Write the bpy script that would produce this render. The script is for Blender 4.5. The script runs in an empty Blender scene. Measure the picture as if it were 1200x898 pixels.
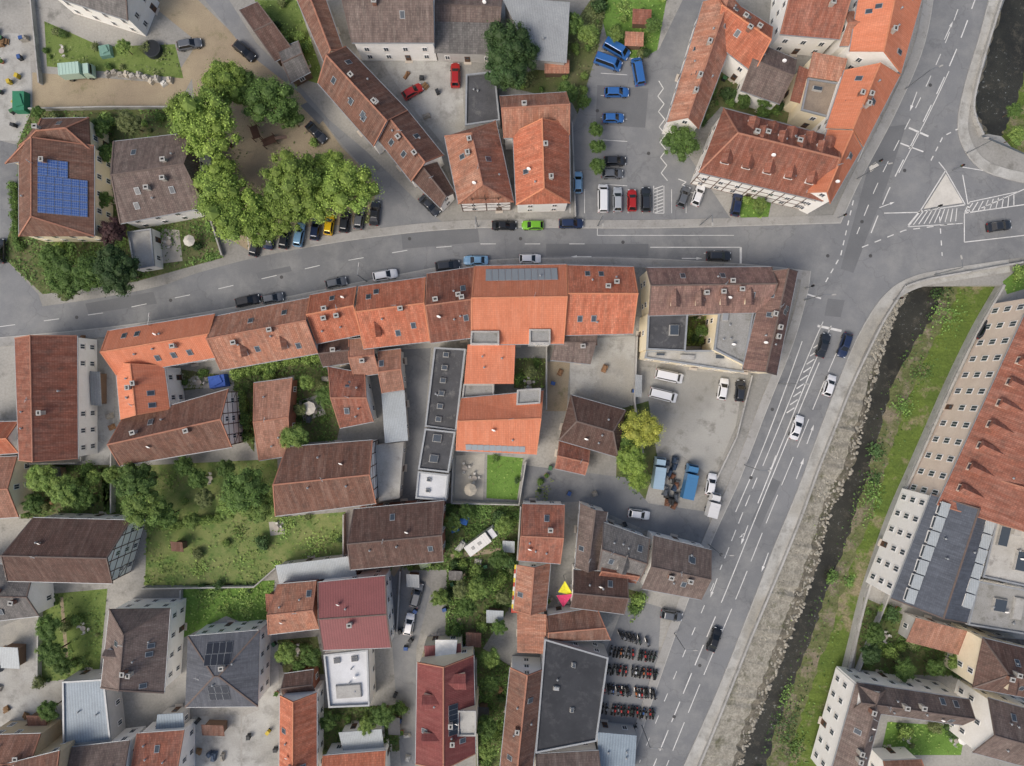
import bpy, bmesh, math, random
import numpy as np
from mathutils import Vector, Matrix
from mathutils.geometry import tessellate_polygon
R=random.Random(7)
S=0.16; H=128.0
def W(px,py,h=0.0):
    k=(H-h)/H
    return Vector(((px-600)*S*k,(449-py)*S*k,h))
col=bpy.context.scene.collection
scene=bpy.context.scene
# ---------------------------------------------------------------- materials
def lin(hx,k=1.0,sat=1.0):
    hx=hx.lstrip('#'); o=[]
    for i in (0,2,4):
        c=int(hx[i:i+2],16)/255
        o.append((c/12.92 if c<=.04045 else ((c+.055)/1.055)**2.4)*k)
    g=o[0]*.3+o[1]*.59+o[2]*.11
    o=[min(.9,g+(c-g)*sat) for c in o]
    return (o[0],o[1],o[2],1)
class NT:
    def __init__(s,name):
        s.m=bpy.data.materials.new(name); s.m.use_nodes=True; s.t=s.m.node_tree
        s.b=s.t.nodes['Principled BSDF']
    def n(s,ty,ins=None,**pr):
        nd=s.t.nodes.new(ty)
        for k,v in pr.items(): setattr(nd,k,v)
        for k,v in (ins or {}).items():
            if isinstance(v,bpy.types.NodeSocket): s.t.links.new(v,nd.inputs[k])
            else: nd.inputs[k].default_value=v
        return nd
    def link(s,a,b): s.t.links.new(a,b)
    def coord(s,k='Object'): return s.n('ShaderNodeTexCoord').outputs[k]
    def mapc(s,v,sc): return s.n('ShaderNodeMapping',{'Vector':v,'Scale':sc}).outputs[0]
    def noise(s,v,sc,det=5,ro=.6): return s.n('ShaderNodeTexNoise',{'Vector':v,'Scale':sc,'Detail':det,'Roughness':ro}).outputs['Fac']
    def rng(s,v,a,b,c=0.,d=1.): return s.n('ShaderNodeMapRange',{'Value':v,'From Min':a,'From Max':b,'To Min':c,'To Max':d}).outputs[0]
    def mix(s,f,a,b,mode='MIX'):
        nd=s.n('ShaderNodeMix',data_type='RGBA',blend_type=mode)
        for i,v in ((0,f),(6,a),(7,b)):
            if isinstance(v,bpy.types.NodeSocket): s.t.links.new(v,nd.inputs[i])
            else: nd.inputs[i].default_value=v
        return nd.outputs[2]
    def scale(s,c,f):
        nd=s.n('ShaderNodeVectorMath',operation='SCALE'); 
        s.link(c,nd.inputs[0])
        if isinstance(f,bpy.types.NodeSocket): s.link(f,nd.inputs[3])
        else: nd.inputs[3].default_value=f
        return nd.outputs[0]
    def math(s,op,a,b):
        nd=s.n('ShaderNodeMath',operation=op)
        for i,v in ((0,a),(1,b)):
            if isinstance(v,bpy.types.NodeSocket): s.link(v,nd.inputs[i])
            else: nd.inputs[i].default_value=v
        return nd.outputs[0]
    def bump(s,h,st=.3,d=.05):
        nd=s.n('ShaderNodeBump',{'Height':h,'Strength':st,'Distance':d}); s.link(nd.outputs[0],s.b.inputs['Normal'])
    def out(s,c,ro=.8,me=0.,spec=.3):
        if isinstance(c,bpy.types.NodeSocket): s.link(c,s.b.inputs['Base Color'])
        else: s.b.inputs['Base Color'].default_value=c
        s.b.inputs['Roughness'].default_value=ro; s.b.inputs['Metallic'].default_value=me
        s.b.inputs['Specular IOR Level'].default_value=spec
        return s.m
def gmat(name,a,b,s1=.12,s2=3.,fine=.25,ro=.92,lo=.35,hi=.65,c=None,cs=.5,ca=.55,cb=.7,coord='Object',bump=0,spec=.2,k=1.,crack=0,d=None,ds=.1):
    t=NT(name); v=t.coord(coord)
    n1=t.noise(v,s1,8,.65); q=t.mix(t.rng(n1,lo,hi),lin(a,k),lin(b,k))
    if d: q=t.mix(t.rng(t.noise(v,ds,3,.5),.48,.6,0,.8),q,lin(d,k))
    if c:
        n3=t.noise(v,cs,6,.7); q=t.mix(t.rng(n3,ca,cb),q,lin(c,k))
    n2=t.noise(v,s2,6,.7)
    q=t.scale(q,t.rng(n2,.25,.75,1-fine,1+fine))
    if crack:
        vd=t.n('ShaderNodeVectorMath',operation='ADD'); nn=t.n('ShaderNodeTexNoise',{'Vector':v,'Scale':.5,'Detail':4}); sc=t.scale(nn.outputs['Color'],3.); t.link(v,vd.inputs[0]); t.link(sc,vd.inputs[1])
        vo=t.n('ShaderNodeTexVoronoi',{'Vector':vd.outputs[0],'Scale':.09},feature='DISTANCE_TO_EDGE').outputs['Distance']
        q=t.scale(q,t.rng(vo,.0,.012,1-crack,1.))
    if bump: t.bump(n2,bump,.1)
    return t.out(q,ro,0,spec)
def flat(name,a,rough=.6,me=0.,spec=.4,k=1.):
    t=NT(name); v=t.coord()
    c=t.mix(t.rng(t.noise(v,1.7,4),.3,.7),lin(a,k*.88),lin(a,k*1.08))
    return t.out(c,rough,me,spec)
def rmat(name,a,b,c,tw=.3,th=.38,wl=.4,wh=.7,mort=.7,moss=None,sat=.88,k=1.12,rough=.8):
    t=NT(name); uv=t.coord('UV'); L=lambda h: lin(h,k,sat)
    r=.2*rough
    br=t.n('ShaderNodeTexBrick',{'Vector':uv,'Color1':(1-r,1-r,1-r,1),'Color2':(1+r*.8,1+r*.75,1+r*.7,1),'Mortar':(mort,mort,mort,1),'Scale':1.,'Mortar Size':.03,'Mortar Smooth':.3,'Bias':0.,'Brick Width':tw,'Row Height':th},offset=.0).outputs['Color']
    q=t.mix(t.rng(t.noise(uv,.28,7,.68),wl,wh),L(a),L(b))
    st=t.noise(t.mapc(uv,(1.6,.16,1)),1.,5,.6)
    q=t.mix(t.math('MULTIPLY',t.rng(st,.44,.7),.7),q,L(c))
    if moss: q=t.mix(t.rng(t.noise(uv,.6,8,.75),.5,.7,0,.7),q,L(moss))
    st2=t.noise(t.mapc(uv,(.7,.07,1)),1.,4,.6); q=t.scale(q,t.rng(st2,.35,.65,1-.15*rough,1+.12*rough))
    vo=t.n('ShaderNodeTexVoronoi',{'Vector':t.mapc(uv,(.9,.8,1)),'Scale':1.}).outputs['Color']
    sep=t.n('ShaderNodeSeparateColor',{'Color':vo}).outputs[0]
    q=t.scale(q,t.rng(sep,0,1,1-.08*rough,1+.08*rough))
    q=t.mix(1.,q,br,'MULTIPLY')
    rnd=t.n('ShaderNodeObjectInfo').outputs['Random']
    q=t.scale(q,t.rng(rnd,0,1,.9,1.14))
    q=t.scale(q,t.rng(t.noise(uv,7,3,.7),.25,.75,1-.14*rough,1+.14*rough))
    wv=t.n('ShaderNodeTexWave',{'Vector':uv,'Scale':1./(tw*2)*.64},wave_type='BANDS').outputs['Fac']
    t.bump(wv,.3,.05)
    return t.out(q,.85,0,.2)
def seam(name,a,b,w=.5,ro=.5,dirn='X',amt=.75,k=1.1):
    t=NT(name); uv=t.coord('UV')
    wv=t.n('ShaderNodeTexWave',{'Vector':uv,'Scale':.314/w},wave_type='BANDS',bands_direction=dirn).outputs['Fac']
    q=t.mix(t.rng(t.noise(uv,.35,7,.7),.35,.65),lin(a,k),lin(b,k))
    q=t.scale(q,t.rng(wv,.0,.25,amt,1.))
    q=t.scale(q,t.rng(t.noise(uv,4,4,.7),.3,.7,.85,1.12))
    t.bump(wv,.3,.05)
    return t.out(q,ro,0,.4)
RM=dict(
 orange=rmat('orange_tile_roof','b36648','a55d42','bf8064',wl=.35,wh=.7,moss='8a5a46'),
 bright=rmat('new_orange_tile_roof','c47654','bd6f4e','ca8364',mort=.82,rough=.3,sat=.9),
 worn=rmat('worn_terracotta_roof','a87056','8f6250','b9917a',moss='6d594e'),
 redbr=rmat('red_brown_tile_roof','8d5643','7c4d3f','9f7362',moss='5d4c44'),
 brown=rmat('brown_tile_roof','785546','674a3f','8b7062',moss='564841'),
 dkbrown=rmat('dark_brown_tile_roof','614a42','533f39','715f56',moss='4a3e39'),
 grbrown=rmat('grey_brown_tile_roof','6f605a','5f534e','82766e',moss='544c48'),
 grey=rmat('grey_tile_roof','6a6866','5c5a59','7f7b78',moss='504e4c'),
 slate=rmat('slate_roof','565c66','4d525b','656b76',tw=.4,th=.3,mort=.85,rough=.5),
 charcoal=rmat('charcoal_slate_roof','565960','4d5056','666a70',tw=.4,th=.3,mort=.85,rough=.6),
 maroon=rmat('maroon_tile_roof','78403d','6f3a39','84504b',rough=.5,mort=.76),
 pink=rmat('faded_pinkish_roof','9a6e5a','875f4e','a88270',moss='6f584b'),
 mottled=rmat('mottled_old_tile_roof','84645a','6c5550','9a7c6e',moss='5f5049',wl=.35,wh=.6),
)
RM['maroonmetal']=seam('maroon_metal_roof','804a4a','784545',.45)
RM['greymetal']=seam('grey_corrugated_roof','95999b','868a8c',.3)
RM['palemetal']=seam('pale_corrugated_roof','a6adb0','9ca2a4',.3)
RM['bluemetal']=seam('blue_grey_metal_roof','8795a0','7a8791',.5)
RM['bitumen']=gmat('dark_bitumen_roof','56575a','47484a',.3,4,.15,c='6c6c6b',cs=.5)
RM['black']=gmat('black_bitumen_roof','424448','393b3f',.25,4,.12,c='545558',cs=.4,ca=.52,cb=.75)
RM['gravelroof']=gmat('gravel_flat_roof','9a9a98','888884',.3,6,.25,c='76756f',cs=.6)
RM['paleflat']=gmat('pale_flat_roof','b7b6b1','a3a19a',.3,5,.15,c='8a8883',cs=.5)
RM['beige']=gmat('beige_flat_roof','978a7b','80756a',.3,5,.2,c='6c645c',cs=.5)
RM['white']=gmat('white_flat_roof','d2d4d6','c2c4c5',.3,5,.1)
def wallmat(n,a,b): return gmat(n,a,b,.5,3,.06,lo=.3,hi=.8)
WM=dict(white=wallmat('white_plaster','f4f2ee','eae7e0'),cream=wallmat('cream_plaster','efe4ca','e3d6b8'),
 grey=wallmat('grey_plaster','c4c2be','b0aeaa'),beige=wallmat('beige_plaster','d6c3a4','c2ae90'),blush=wallmat('pinkish_beige_plaster','e6d6c6','d6c3b2'),
 brick=wallmat('brick_wall','9d6a57','8a5c4d'),wood=wallmat('wooden_boards','7b6555','67564a'))
M_ridge=flat('ridge_tile','a4745f',.8); M_ridged=flat('dark_ridge_tile','6a5d57',.8); M_ridgeo=flat('orange_ridge_tile','c88463',.8)
M_zinc=flat('zinc_gutter','989c9f',.5,.2)
M_frame=flat('white_window_frame','f0f0ed',.5)
M_glass=NT('window_glass').out(lin('434b53'),.12,0,.6)
M_sill=flat('stone_sill','c5bcaf',.8)
M_chim=gmat('chimney_brick','96705f','7a5d52',1,8,.2); M_chimp=gmat('chimney_plaster','b9b4ab','9f9a92',1,8,.15)
M_dark=flat('dark_opening','222222',.9)
M_door=flat('painted_wood_door','5a4030',.6)
M_beam=flat('timber_beam','5a4236',.8)
M_conc=gmat('concrete','b1b0ac','9d9c98',.4,4,.15,c='868580',cs=.7)
M_kerb=gmat('kerb_stone','b0afab','9f9e99',.6,6,.15)
M_isl=gmat('pale_island_paving','cfccc4','bfbcb4',.6,6,.1)
def solar():
    t=NT('solar_cells'); uv=t.coord('Object')
    br=t.n('ShaderNodeTexBrick',{'Vector':uv,'Color1':lin('3f5c98'),'Color2':lin('4565a2'),'Mortar':lin('8fa0c0'),'Scale':1.,'Mortar Size':.02,'Brick Width':.33,'Row Height':.4},offset=0.).outputs['Color']
    return t.out(br,.25,0,.6)
M_solar=solar(); M_solard=NT('dark_solar_cells').out(lin('23272f'),.2,0,.6)
M_collector=NT('collector_glass').out(lin('8f979b'),.25,0,.4)
# ---------------------------------------------------------------- mesh builder
class MB:
    def __init__(s): s.v=[];s.f=[];s.m=[]
    def face(s,pts,mi=0):
        i=len(s.v); s.v+= [tuple(p) for p in pts]; s.f.append(tuple(range(i,i+len(pts)))); s.m.append(mi)
    def solid(s,vs,fs,mi=0):
        i=len(s.v); s.v+=[tuple(p) for p in vs]
        for k,f in enumerate(fs):
            s.f.append(tuple(i+j for j in f)); s.m.append(mi[k] if isinstance(mi,(list,tuple)) else mi)
    def box(s,M,x0,x1,y0,y1,z0,z1,mi=0,tx=0,ty=0):
        vs=[M@Vector(p) for p in ((x0,y0,z0),(x1,y0,z0),(x1,y1,z0),(x0,y1,z0),(x0+tx,y0+ty,z1),(x1-tx,y0+ty,z1),(x1-tx,y1-ty,z1),(x0+tx,y1-ty,z1))]
        s.solid(vs,[(3,2,1,0),(4,5,6,7),(0,1,5,4),(1,2,6,5),(2,3,7,6),(3,0,4,7)],mi)
    def prism(s,poly,z0,z1,mtop=0,mside=0,bottom=True):
        n=len(poly)
        tris=tessellate_polygon([[Vector((p[0],p[1],0)) for p in poly]])
        i=len(s.v); s.v+=[(p[0],p[1],z1) for p in poly]+[(p[0],p[1],z0) for p in poly]
        for a,b,c in tris:
            s.f.append((i+a,i+b,i+c)); s.m.append(mtop)
            if bottom: s.f.append((i+n+c,i+n+b,i+n+a)); s.m.append(mside)
        for k in range(n):
            l=(k+1)%n; s.f.append((i+k,i+l,i+n+l,i+n+k)); s.m.append(mside)
    def cyl(s,M,r0,r1,z0,z1,n=10,mi=0,cap=True):
        vs=[M@Vector((r0*math.cos(a*2*math.pi/n),r0*math.sin(a*2*math.pi/n),z0)) for a in range(n)]+[M@Vector((r1*math.cos(a*2*math.pi/n),r1*math.sin(a*2*math.pi/n),z1)) for a in range(n)]
        fs=[(a,(a+1)%n,n+(a+1)%n,n+a) for a in range(n)]
        if cap: fs+=[tuple(range(n-1,-1,-1)),tuple(range(n,2*n))]
        s.solid(vs,fs,mi)
    def mesh(s,name,mats,base=Vector((0,0,0)),uv=False,uvdir=None,off=(0,0),smooth=False):
        me=bpy.data.meshes.new(name)
        me.from_pydata([(v[0]-base[0],v[1]-base[1],v[2]-base[2]) for v in s.v],[],s.f)
        for m in mats: me.materials.append(m)
        me.polygons.foreach_set('material_index',s.m)
        if smooth: me.polygons.foreach_set('use_smooth',[True]*len(s.f))
        me.update()
        bm=bmesh.new(); bm.from_mesh(me); bmesh.ops.recalc_face_normals(bm,faces=bm.faces); bm.to_mesh(me); bm.free()
        if uv:
            ul=me.uv_layers.new(name='UVMap'); Z=Vector((0,0,1))
            for p in me.polygons:
                n=p.normal
                if abs(n.z)>.985: u=uvdir or Vector((1,0,0)); v=Z.cross(u)
                else: u=Z.cross(n).normalized(); v=n.cross(u)
                for li in p.loop_indices:
                    c=me.vertices[me.loops[li].vertex_index].co
                    ul.data[li].uv=(c.dot(u)+off[0],c.dot(v)+off[1])
        return me
    def obj(s,name,mats,parent=None,base=Vector((0,0,0)),**k):
        me=s.mesh(name,mats,base,**k)
        return addobj(name,me,parent,None if parent else base)
def addobj(name,me,parent=None,loc=None,mat=None):
    o=bpy.data.objects.new(name,me); col.objects.link(o)
    if parent: o.parent=parent
    if loc is not None: o.location=loc
    if mat is not None: o.matrix_local=mat
    return o
def top(o,label,cat,group=None):
    o['label']=label;o['category']=cat
    if group:o['group']=group
    return o
def empty(name,loc,label,cat,group=None,rz=0.,sc=1.):
    o=bpy.data.objects.new(name,None); col.objects.link(o); o.location=loc; o.rotation_euler=(0,0,rz); o.scale=(sc,sc,sc); o.empty_display_size=.5
    return top(o,label,cat,group)
def frame(o,X,Y,Z):
    M=Matrix.Identity(4)
    for i in range(3): M[i][0]=X[i];M[i][1]=Y[i];M[i][2]=Z[i];M[i][3]=o[i]
    return M
I4=Matrix.Identity(4)
mb=MB()
mb.box(I4,-.5,.5,-.7,.7,-.02,.05,0); mb.box(I4,-.37,-.04,-.56,.56,.03,.07,1); mb.box(I4,.04,.37,-.56,.56,.03,.07,1)
mb.box(I4,-.56,.56,-.77,-.7,-.02,.1,2)
ME_win=mb.mesh('window',[M_frame,M_glass,M_sill])
mb=MB(); mb.box(I4,-.5,.5,0,2.1,-.02,.06,0); mb.box(I4,-.3,.3,1.3,1.9,.04,.08,1); mb.box(I4,-.7,.7,-.0,.15,-.02,.5,2)
ME_door=mb.mesh('door',[M_door,M_glass,M_sill])
mb=MB(); mb.box(I4,-.45,.45,-.62,.62,-.05,.1,0); mb.box(I4,-.36,.36,-.53,.53,.08,.12,1)
ME_sky=mb.mesh('skylight',[M_zinc,M_glass])
def chimesh(m,n):
    mb=MB(); mb.box(I4,-.35,.35,-.3,.3,-1.6,1.1,0); mb.box(I4,-.45,.45,-.4,.4,1.1,1.25,1); mb.box(I4,-.22,-.03,-.15,.15,1.25,1.32,2); mb.box(I4,.03,.22,-.15,.15,1.25,1.32,2)
    return mb.mesh(n,[m,M_conc,M_dark])
ME_ch=[chimesh(M_chim,'chimney'),chimesh(M_chimp,'chimney')]
def solmesh(n,m,b=.03):
    mb=MB(); mb.box(I4,-.5,.5,-.8,.8,.08,.14,0); mb.box(I4,-.5+b,.5-b,-.8+b,.8-b,.13,.155,1); return mb.mesh(n,[M_zinc,m])
ME_sol=solmesh('solar_panel',M_solar); ME_sold=solmesh('solar_panel',M_solard); ME_coll=solmesh('rooflight_panel',M_collector,.07)
mb=MB(); mb.cyl(I4,.05,.04,-.3,1.6,6); mb.box(I4,-.5,.5,-.02,.02,1.3,1.34); mb.box(I4,-.35,.35,-.02,.02,1.1,1.14)
ME_ant=mb.mesh('antenna',[M_zinc])
mb=MB(); mb.cyl(I4,.12,.12,-.3,.5,8); mb.cyl(I4,.2,.05,.5,.62,8)
ME_vent=mb.mesh('vent_pipe',[M_zinc])
mb=MB(); mb.cyl(I4,.03,.03,-.3,.5,6); mb.cyl(Matrix.Translation((0,.1,.6))@Matrix.Rotation(-1.1,4,'X'),.38,.1,0,.12,14,0); 
ME_dish=mb.mesh('satellite_dish',[M_frame])
# ---------------------------------------------------------------- geometry helpers
def inpoly(x,y,poly):
    c=False;n=len(poly);j=n-1
    for i in range(n):
        xi,yi=poly[i][0],poly[i][1];xj,yj=poly[j][0],poly[j][1]
        if (yi>y)!=(yj>y) and x<(xj-xi)*(y-yi)/(yj-yi)+xi: c=not c
        j=i
    return c
def area(p): return sum(p[i][0]*p[(i+1)%len(p)][1]-p[(i+1)%len(p)][0]*p[i][1] for i in range(len(p)))/2
def inset(p,d):
    n=len(p); sg=1 if area(p)>0 else -1; o=[]
    for i in range(n):
        a=Vector(p[i-1][:2]);b=Vector(p[i][:2]);c=Vector(p[(i+1)%n][:2])
        u=(b-a).normalized();v=(c-b).normalized()
        n1=Vector((-u.y,u.x))*sg;n2=Vector((-v.y,v.x))*sg
        m=(n1+n2); l=m.length
        m=m/l if l>1e-6 else n1
        k=d/max(.35,m.dot(n1)); o.append(b+m*k)
    return o
FP=[]; BL=[]
def G(q,e,r,m,**k): return dict(t='g',q=q,e=e,r=r,m=m,**k)
def F(q,e,m,**k): return dict(t='f',q=q,e=e,r=e,m=m,**k)
def MO(q,e,r,m,**k): return dict(t='m',q=q,e=e,r=r,m=m,**k)
def B(label,wings,wall='white',name='house',cat='house',win=True):
    if isinstance(wings,dict): wings=[wings]
    BL.append((label,wings,wall,name,cat,win))
    for w in wings:
        w['E']=[W(p[0],p[1],w['e']) for p in w['q']]
        oh=w.get('oh',.35 if w['t']!='f' else 0.0); w['ohv']=oh
        w['fp']=inset(w['E'],oh) if oh>0 else [Vector(p[:2]) for p in w['E']]
        FP.append(w['fp'])
def buildwing(w,emp,base,wall,win,bi):
    E=w['E'];fp=w['fp'];e=w['e'];r=w['r'];t=w['t'];rm=RM[w['m']];rr=random.Random(bi*13+5)
    off=(rr.uniform(0,80),rr.uniform(0,80)); wm=WM[w.get('wall',wall)]
    n=len(E); uvd=(E[1]-E[0]); uvd.z=0; uvd.normalize()
    cen=sum(E,Vector())/n
    tops=[e-.05]*n; wb=MB(); roof=None; slope=.7
    if t=='f':
        wb.prism(fp,0,e-.02,0,0)
        rb=MB(); par=w.get('par',.3); ins=inset(fp,par) if par else fp
        if par:
            rb.prism(fp,e-.01,e+.02,0,1)
            for i in range(n):
                a,b=fp[i],fp[(i+1)%n];c,d=ins[(i+1)%n],ins[i]
                hh=w.get('ph',.35)
                vs=[(a.x,a.y,e+.03),(b.x,b.y,e+.03),(c.x,c.y,e+.03),(d.x,d.y,e+.03),(a.x,a.y,e+hh),(b.x,b.y,e+hh),(c.x,c.y,e+hh),(d.x,d.y,e+hh)]
                rb.solid(vs,[(3,2,1,0),(4,5,6,7),(0,1,5,4),(1,2,6,5),(2,3,7,6),(3,0,4,7)],1)
        else: rb.prism(fp,e-.01,e+.06,0,0)
        roof=rb.obj('roof',[rm,M_conc if w.get('lightpar') else M_zinc],emp,base,uv=True,uvdir=uvd,off=off)
        def on(side,u,v):
            a=E[0].lerp(E[1],u);b=E[3].lerp(E[2],u); p=a.lerp(b,v); p.z=e+.03
            X=uvd;Z=Vector((0,0,1));return frame(p,X,Z.cross(X),Z)
    else:
        if t=='g':
            rt=w.get('rt',.5)
            r0=E[0].lerp(E[3],rt);r1=E[1].lerp(E[2],rt); r0.z=r1.z=r
            L=(r1-r0);ln=L.length; hA,hB=w.get('hip',(0,0))
            q0=r0+L.normalized()*min(hA,ln*.49); q1=r1-L.normalized()*min(hB,ln*.49)
            half=(E[0]-E[3]).length*.5; slope=(r-e)/max(half,.5)
            T=[E[0],E[1],E[2],E[3],q0,q1]
            bt=[p-Vector((0,0,.2)) for p in T]
            rb=MB()
            rb.solid(T+bt,[(0,1,5,4),(2,3,4,5)]+([(3,0,4)] if hA>0 else [])+([(1,2,5)] if hB>0 else [])+
                [(6,10,11,7),(8,11,10,9)]+([(9,10,6)] if hA>0 else [])+([(7,11,8)] if hB>0 else [])+
                [(0,6,7,1),(2,8,9,3)]+([(3,9,6,0)] if hA>0 else [(0,4,10,6),(4,3,9,10)])+([(1,7,8,2)] if hB>0 else [(1,7,11,5),(5,11,8,2)]),0)
            X=(q1-q0).normalized(); Y=Vector((0,0,1)).cross(X)
            rb.box(frame(q0,X,Y,Vector((0,0,1))),0,(q1-q0).length,-.16,.16,-.05,.09,1,0,.07)
            for (qq,cs,hh) in ((q0,(E[0],E[3]),hA),(q1,(E[1],E[2]),hB)):
                for c in cs:
                    d=(c-qq);X=d.normalized();Y=Vector((0,0,1)).cross(X).normalized();Z=X.cross(Y)
                    if hh>0: rb.box(frame(qq,X,Y,Z),0,d.length,-.13,.13,-.05,.08,1)
                    else:
                        iv=Vector((cen.x-qq.x,cen.y-qq.y,0)); s_=1 if Y.dot(iv)>0 else -1
                        rb.box(frame(qq,X,Y,Z),.1,d.length,min(.01*s_,.2*s_),max(.01*s_,.2*s_),.004,.06,1)
            rcm=M_ridgeo if w['m'] in('orange','bright') else (M_ridge if w['m'] in('worn','redbr','brown','pink','maroon') else M_ridged)
            roof=rb.obj('roof',[rm,rcm],emp,base,uv=True,uvdir=uvd,off=off)
            zt=e+w['ohv']*slope-.25
            f=[Vector((p[0],p[1],0)) for p in fp]
            m0=(f[0].lerp(f[3],rt));m1=(f[1].lerp(f[2],rt))
            def up(p,z): return Vector((p.x,p.y,z))
            g0=hA==0;g1=hB==0; zr=r-.26
            B0=[up(p,0) for p in f];T0=[up(p,zt) for p in f]
            vs=B0+T0+[up(m0,zr),up(m1,zr)]
            fs=[(0,1,5,4),(2,3,7,6)]
            fs+=[(1,2,6,9,5)] if g1 else [(1,2,6,5)]
            fs+=[(3,0,4,8,7)] if g0 else [(3,0,4,7)]
            wb.solid(vs,fs,0)
            tops=[zt]*4
            def on(side,u,v):
                if side==0:a=E[0].lerp(E[1],u);b=r0.lerp(r1,u)
                else:a=E[3].lerp(E[2],u);b=r0.lerp(r1,u)
                X=(r1-r0).normalized();Y=(b-a).normalized();Z=X.cross(Y).normalized()
                if Z.z<0: X=-X;Z=-Z
                Y=Z.cross(X)
                return frame(a.lerp(b,v),X,Y,Z)
            for a,b,s in ((E[0],E[1],1),(E[3],E[2],-1)):
                gb=MB(); X=(b-a).normalized();Y=Vector((0,0,1)).cross(X)
                c=(cen-a); c.z=0
                if Y.dot(c)>0: Y=-Y
                gb.box(frame(a,X,Y,Vector((0,0,1))),.02,(b-a).length-.02,.004,.13,-.2,-.06,0)
                gb.obj('gutter',[M_zinc],emp,base)
        else:
            a,b,c,d=[p.copy() for p in E]; c.z=d.z=r
            T=[a,b,c,d];bt=[p-Vector((0,0,.12)) for p in T]
            rb=MB(); rb.solid(T+bt,[(0,1,2,3),(7,6,5,4),(0,4,5,1),(1,5,6,2),(2,6,7,3),(3,7,4,0)],0)
            roof=rb.obj('roof',[rm],emp,base,uv=True,uvdir=uvd,off=off)
            f=[Vector((p[0],p[1],0)) for p in fp]; zs=[e-.14,e-.14,r-.14,r-.14]
            vs=f+[Vector((p.x,p.y,z)) for p,z in zip(f,zs)]
            wb.solid(vs,[(0,1,5,4),(1,2,6,5),(2,3,7,6),(3,0,4,7)],0)
            def on(side,u,v):
                aa=a.lerp(b,u);bb=d.lerp(c,u);X=(b-a).normalized();Y=(bb-aa).normalized();Z=X.cross(Y).normalized()
                if Z.z<0:X=-X;Z=-Z
                Y=Z.cross(X);return frame(aa.lerp(bb,v),X,Y,Z)
    wb.obj('wall',[wm],emp,base)
    Tb=Matrix.Translation(-base); aru=abs(area(fp))
    RZ=Matrix.Rotation(math.atan2(uvd.y,uvd.x),4,'Z')
    nch=w.get('ch',(rr.choice((1,2,2,3)) if t=='g' and aru>60 else 0))
    for i in range(nch):
        s=rr.choice((0,1)); M=on(s,rr.uniform(.18,.82),rr.uniform(.7,.93) if t=='g' else rr.uniform(.2,.8))
        addobj('chimney',rr.choice(ME_ch),roof,mat=Tb@Matrix.Translation(M.to_translation())@RZ)
    nsk=w.get('sk',rr.choice((0,1,2,3)) if t=='g' and aru>70 else 0)
    for i in range(nsk):
        addobj('skylight',ME_sky,roof,mat=Tb@on(i%2 if t=='g' else 0,rr.uniform(.12,.88),rr.uniform(.3,.65)))
    for (s,u,v) in w.get('skl',[]): addobj('skylight',ME_sky,roof,mat=Tb@on(s,u,v))
    for (s,u,v) in w.get('chl',[]): addobj('chimney',rr.choice(ME_ch),roof,mat=Tb@Matrix.Translation(on(s,u,v).to_translation())@RZ)
    if aru>50:
        for i in range(rr.choice((1,2,3))): addobj('vent_pipe',ME_vent,roof,mat=Tb@Matrix.Translation(on(rr.choice((0,1)),rr.uniform(.2,.8),rr.uniform(.3,.8)).to_translation()))
        if rr.random()<.5: addobj('satellite_dish',ME_dish,roof,mat=Tb@Matrix.Translation(on(rr.choice((0,1)),rr.uniform(.2,.8),rr.uniform(.4,.8)).to_translation())@Matrix.Rotation(2.8,4,'Z'))
    if t=='g' and rr.random()<.4:
        addobj('antenna',ME_ant,roof,mat=Tb@Matrix.Translation(on(0,rr.uniform(.2,.8),.97).to_translation())@Matrix.Rotation(rr.uniform(0,3),4,'Z'))
    for (s,u0,u1,v0,v1,nx,ny,kind) in w.get('sol',[]):
        me={'b':ME_sol,'d':ME_sold,'c':ME_coll}[kind]
        a=on(s,u0,v0).to_translation();b=on(s,u1,v0).to_translation();c=on(s,u0,v1).to_translation()
        sx=(b-a).length/nx;sy=(c-a).length/ny
        for i in range(nx):
            for j in range(ny):
                M=on(s,u0+(u1-u0)*(i+.5)/nx,v0+(v1-v0)*(j+.5)/ny)
                addobj(me.name.split('.')[0],me,roof,mat=Tb@M@Matrix.Diagonal((sx*.97,sy/1.6*.97,1,1)))
    for (s,u,v,wd) in w.get('dorm',[]):
        fl=w.get('dflat'); dh=1.0 if fl else 1.3
        M=on(s,u,v);p=M.to_translation();Y=M.col[1].to_3d();Y.z=0;Y.normalize();X=Y.cross(Vector((0,0,1)))
        A=frame(p,X,Y,Vector((0,0,1)));d1=dh/slope;d2=2.0/slope;hw=wd/2
        db=MB(); db.box(A,-hw,hw,0,d1,-.3,dh,0)
        db.box(A,-hw+.2,hw-.2,-.04,.02,.3,dh-.15,2)
        if fl:
            db.box(A,-hw-.12,hw+.12,-.2,d1*.96,dh+.01,dh+.12,1)
            db.obj('dormer',[WM['white'],RM['palemetal'],M_glass],roof,base,uv=True,off=off)
        else:
            o_=.18
            V=[(-hw-o_,-.25,1.2),(hw+o_,-.25,1.2),(0,-.25,1.2+.75),(-hw-o_,d1,1.2),(hw+o_,d1,1.2),(0,d2,1.95)]
            db.solid([A@Vector(x) for x in V],[(0,1,2),(0,2,5,3),(1,4,5,2),(0,3,4,1),(3,5,4)],1)
            db.obj('dormer',[wm,rm,M_glass],roof,base,uv=True,off=off)
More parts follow.
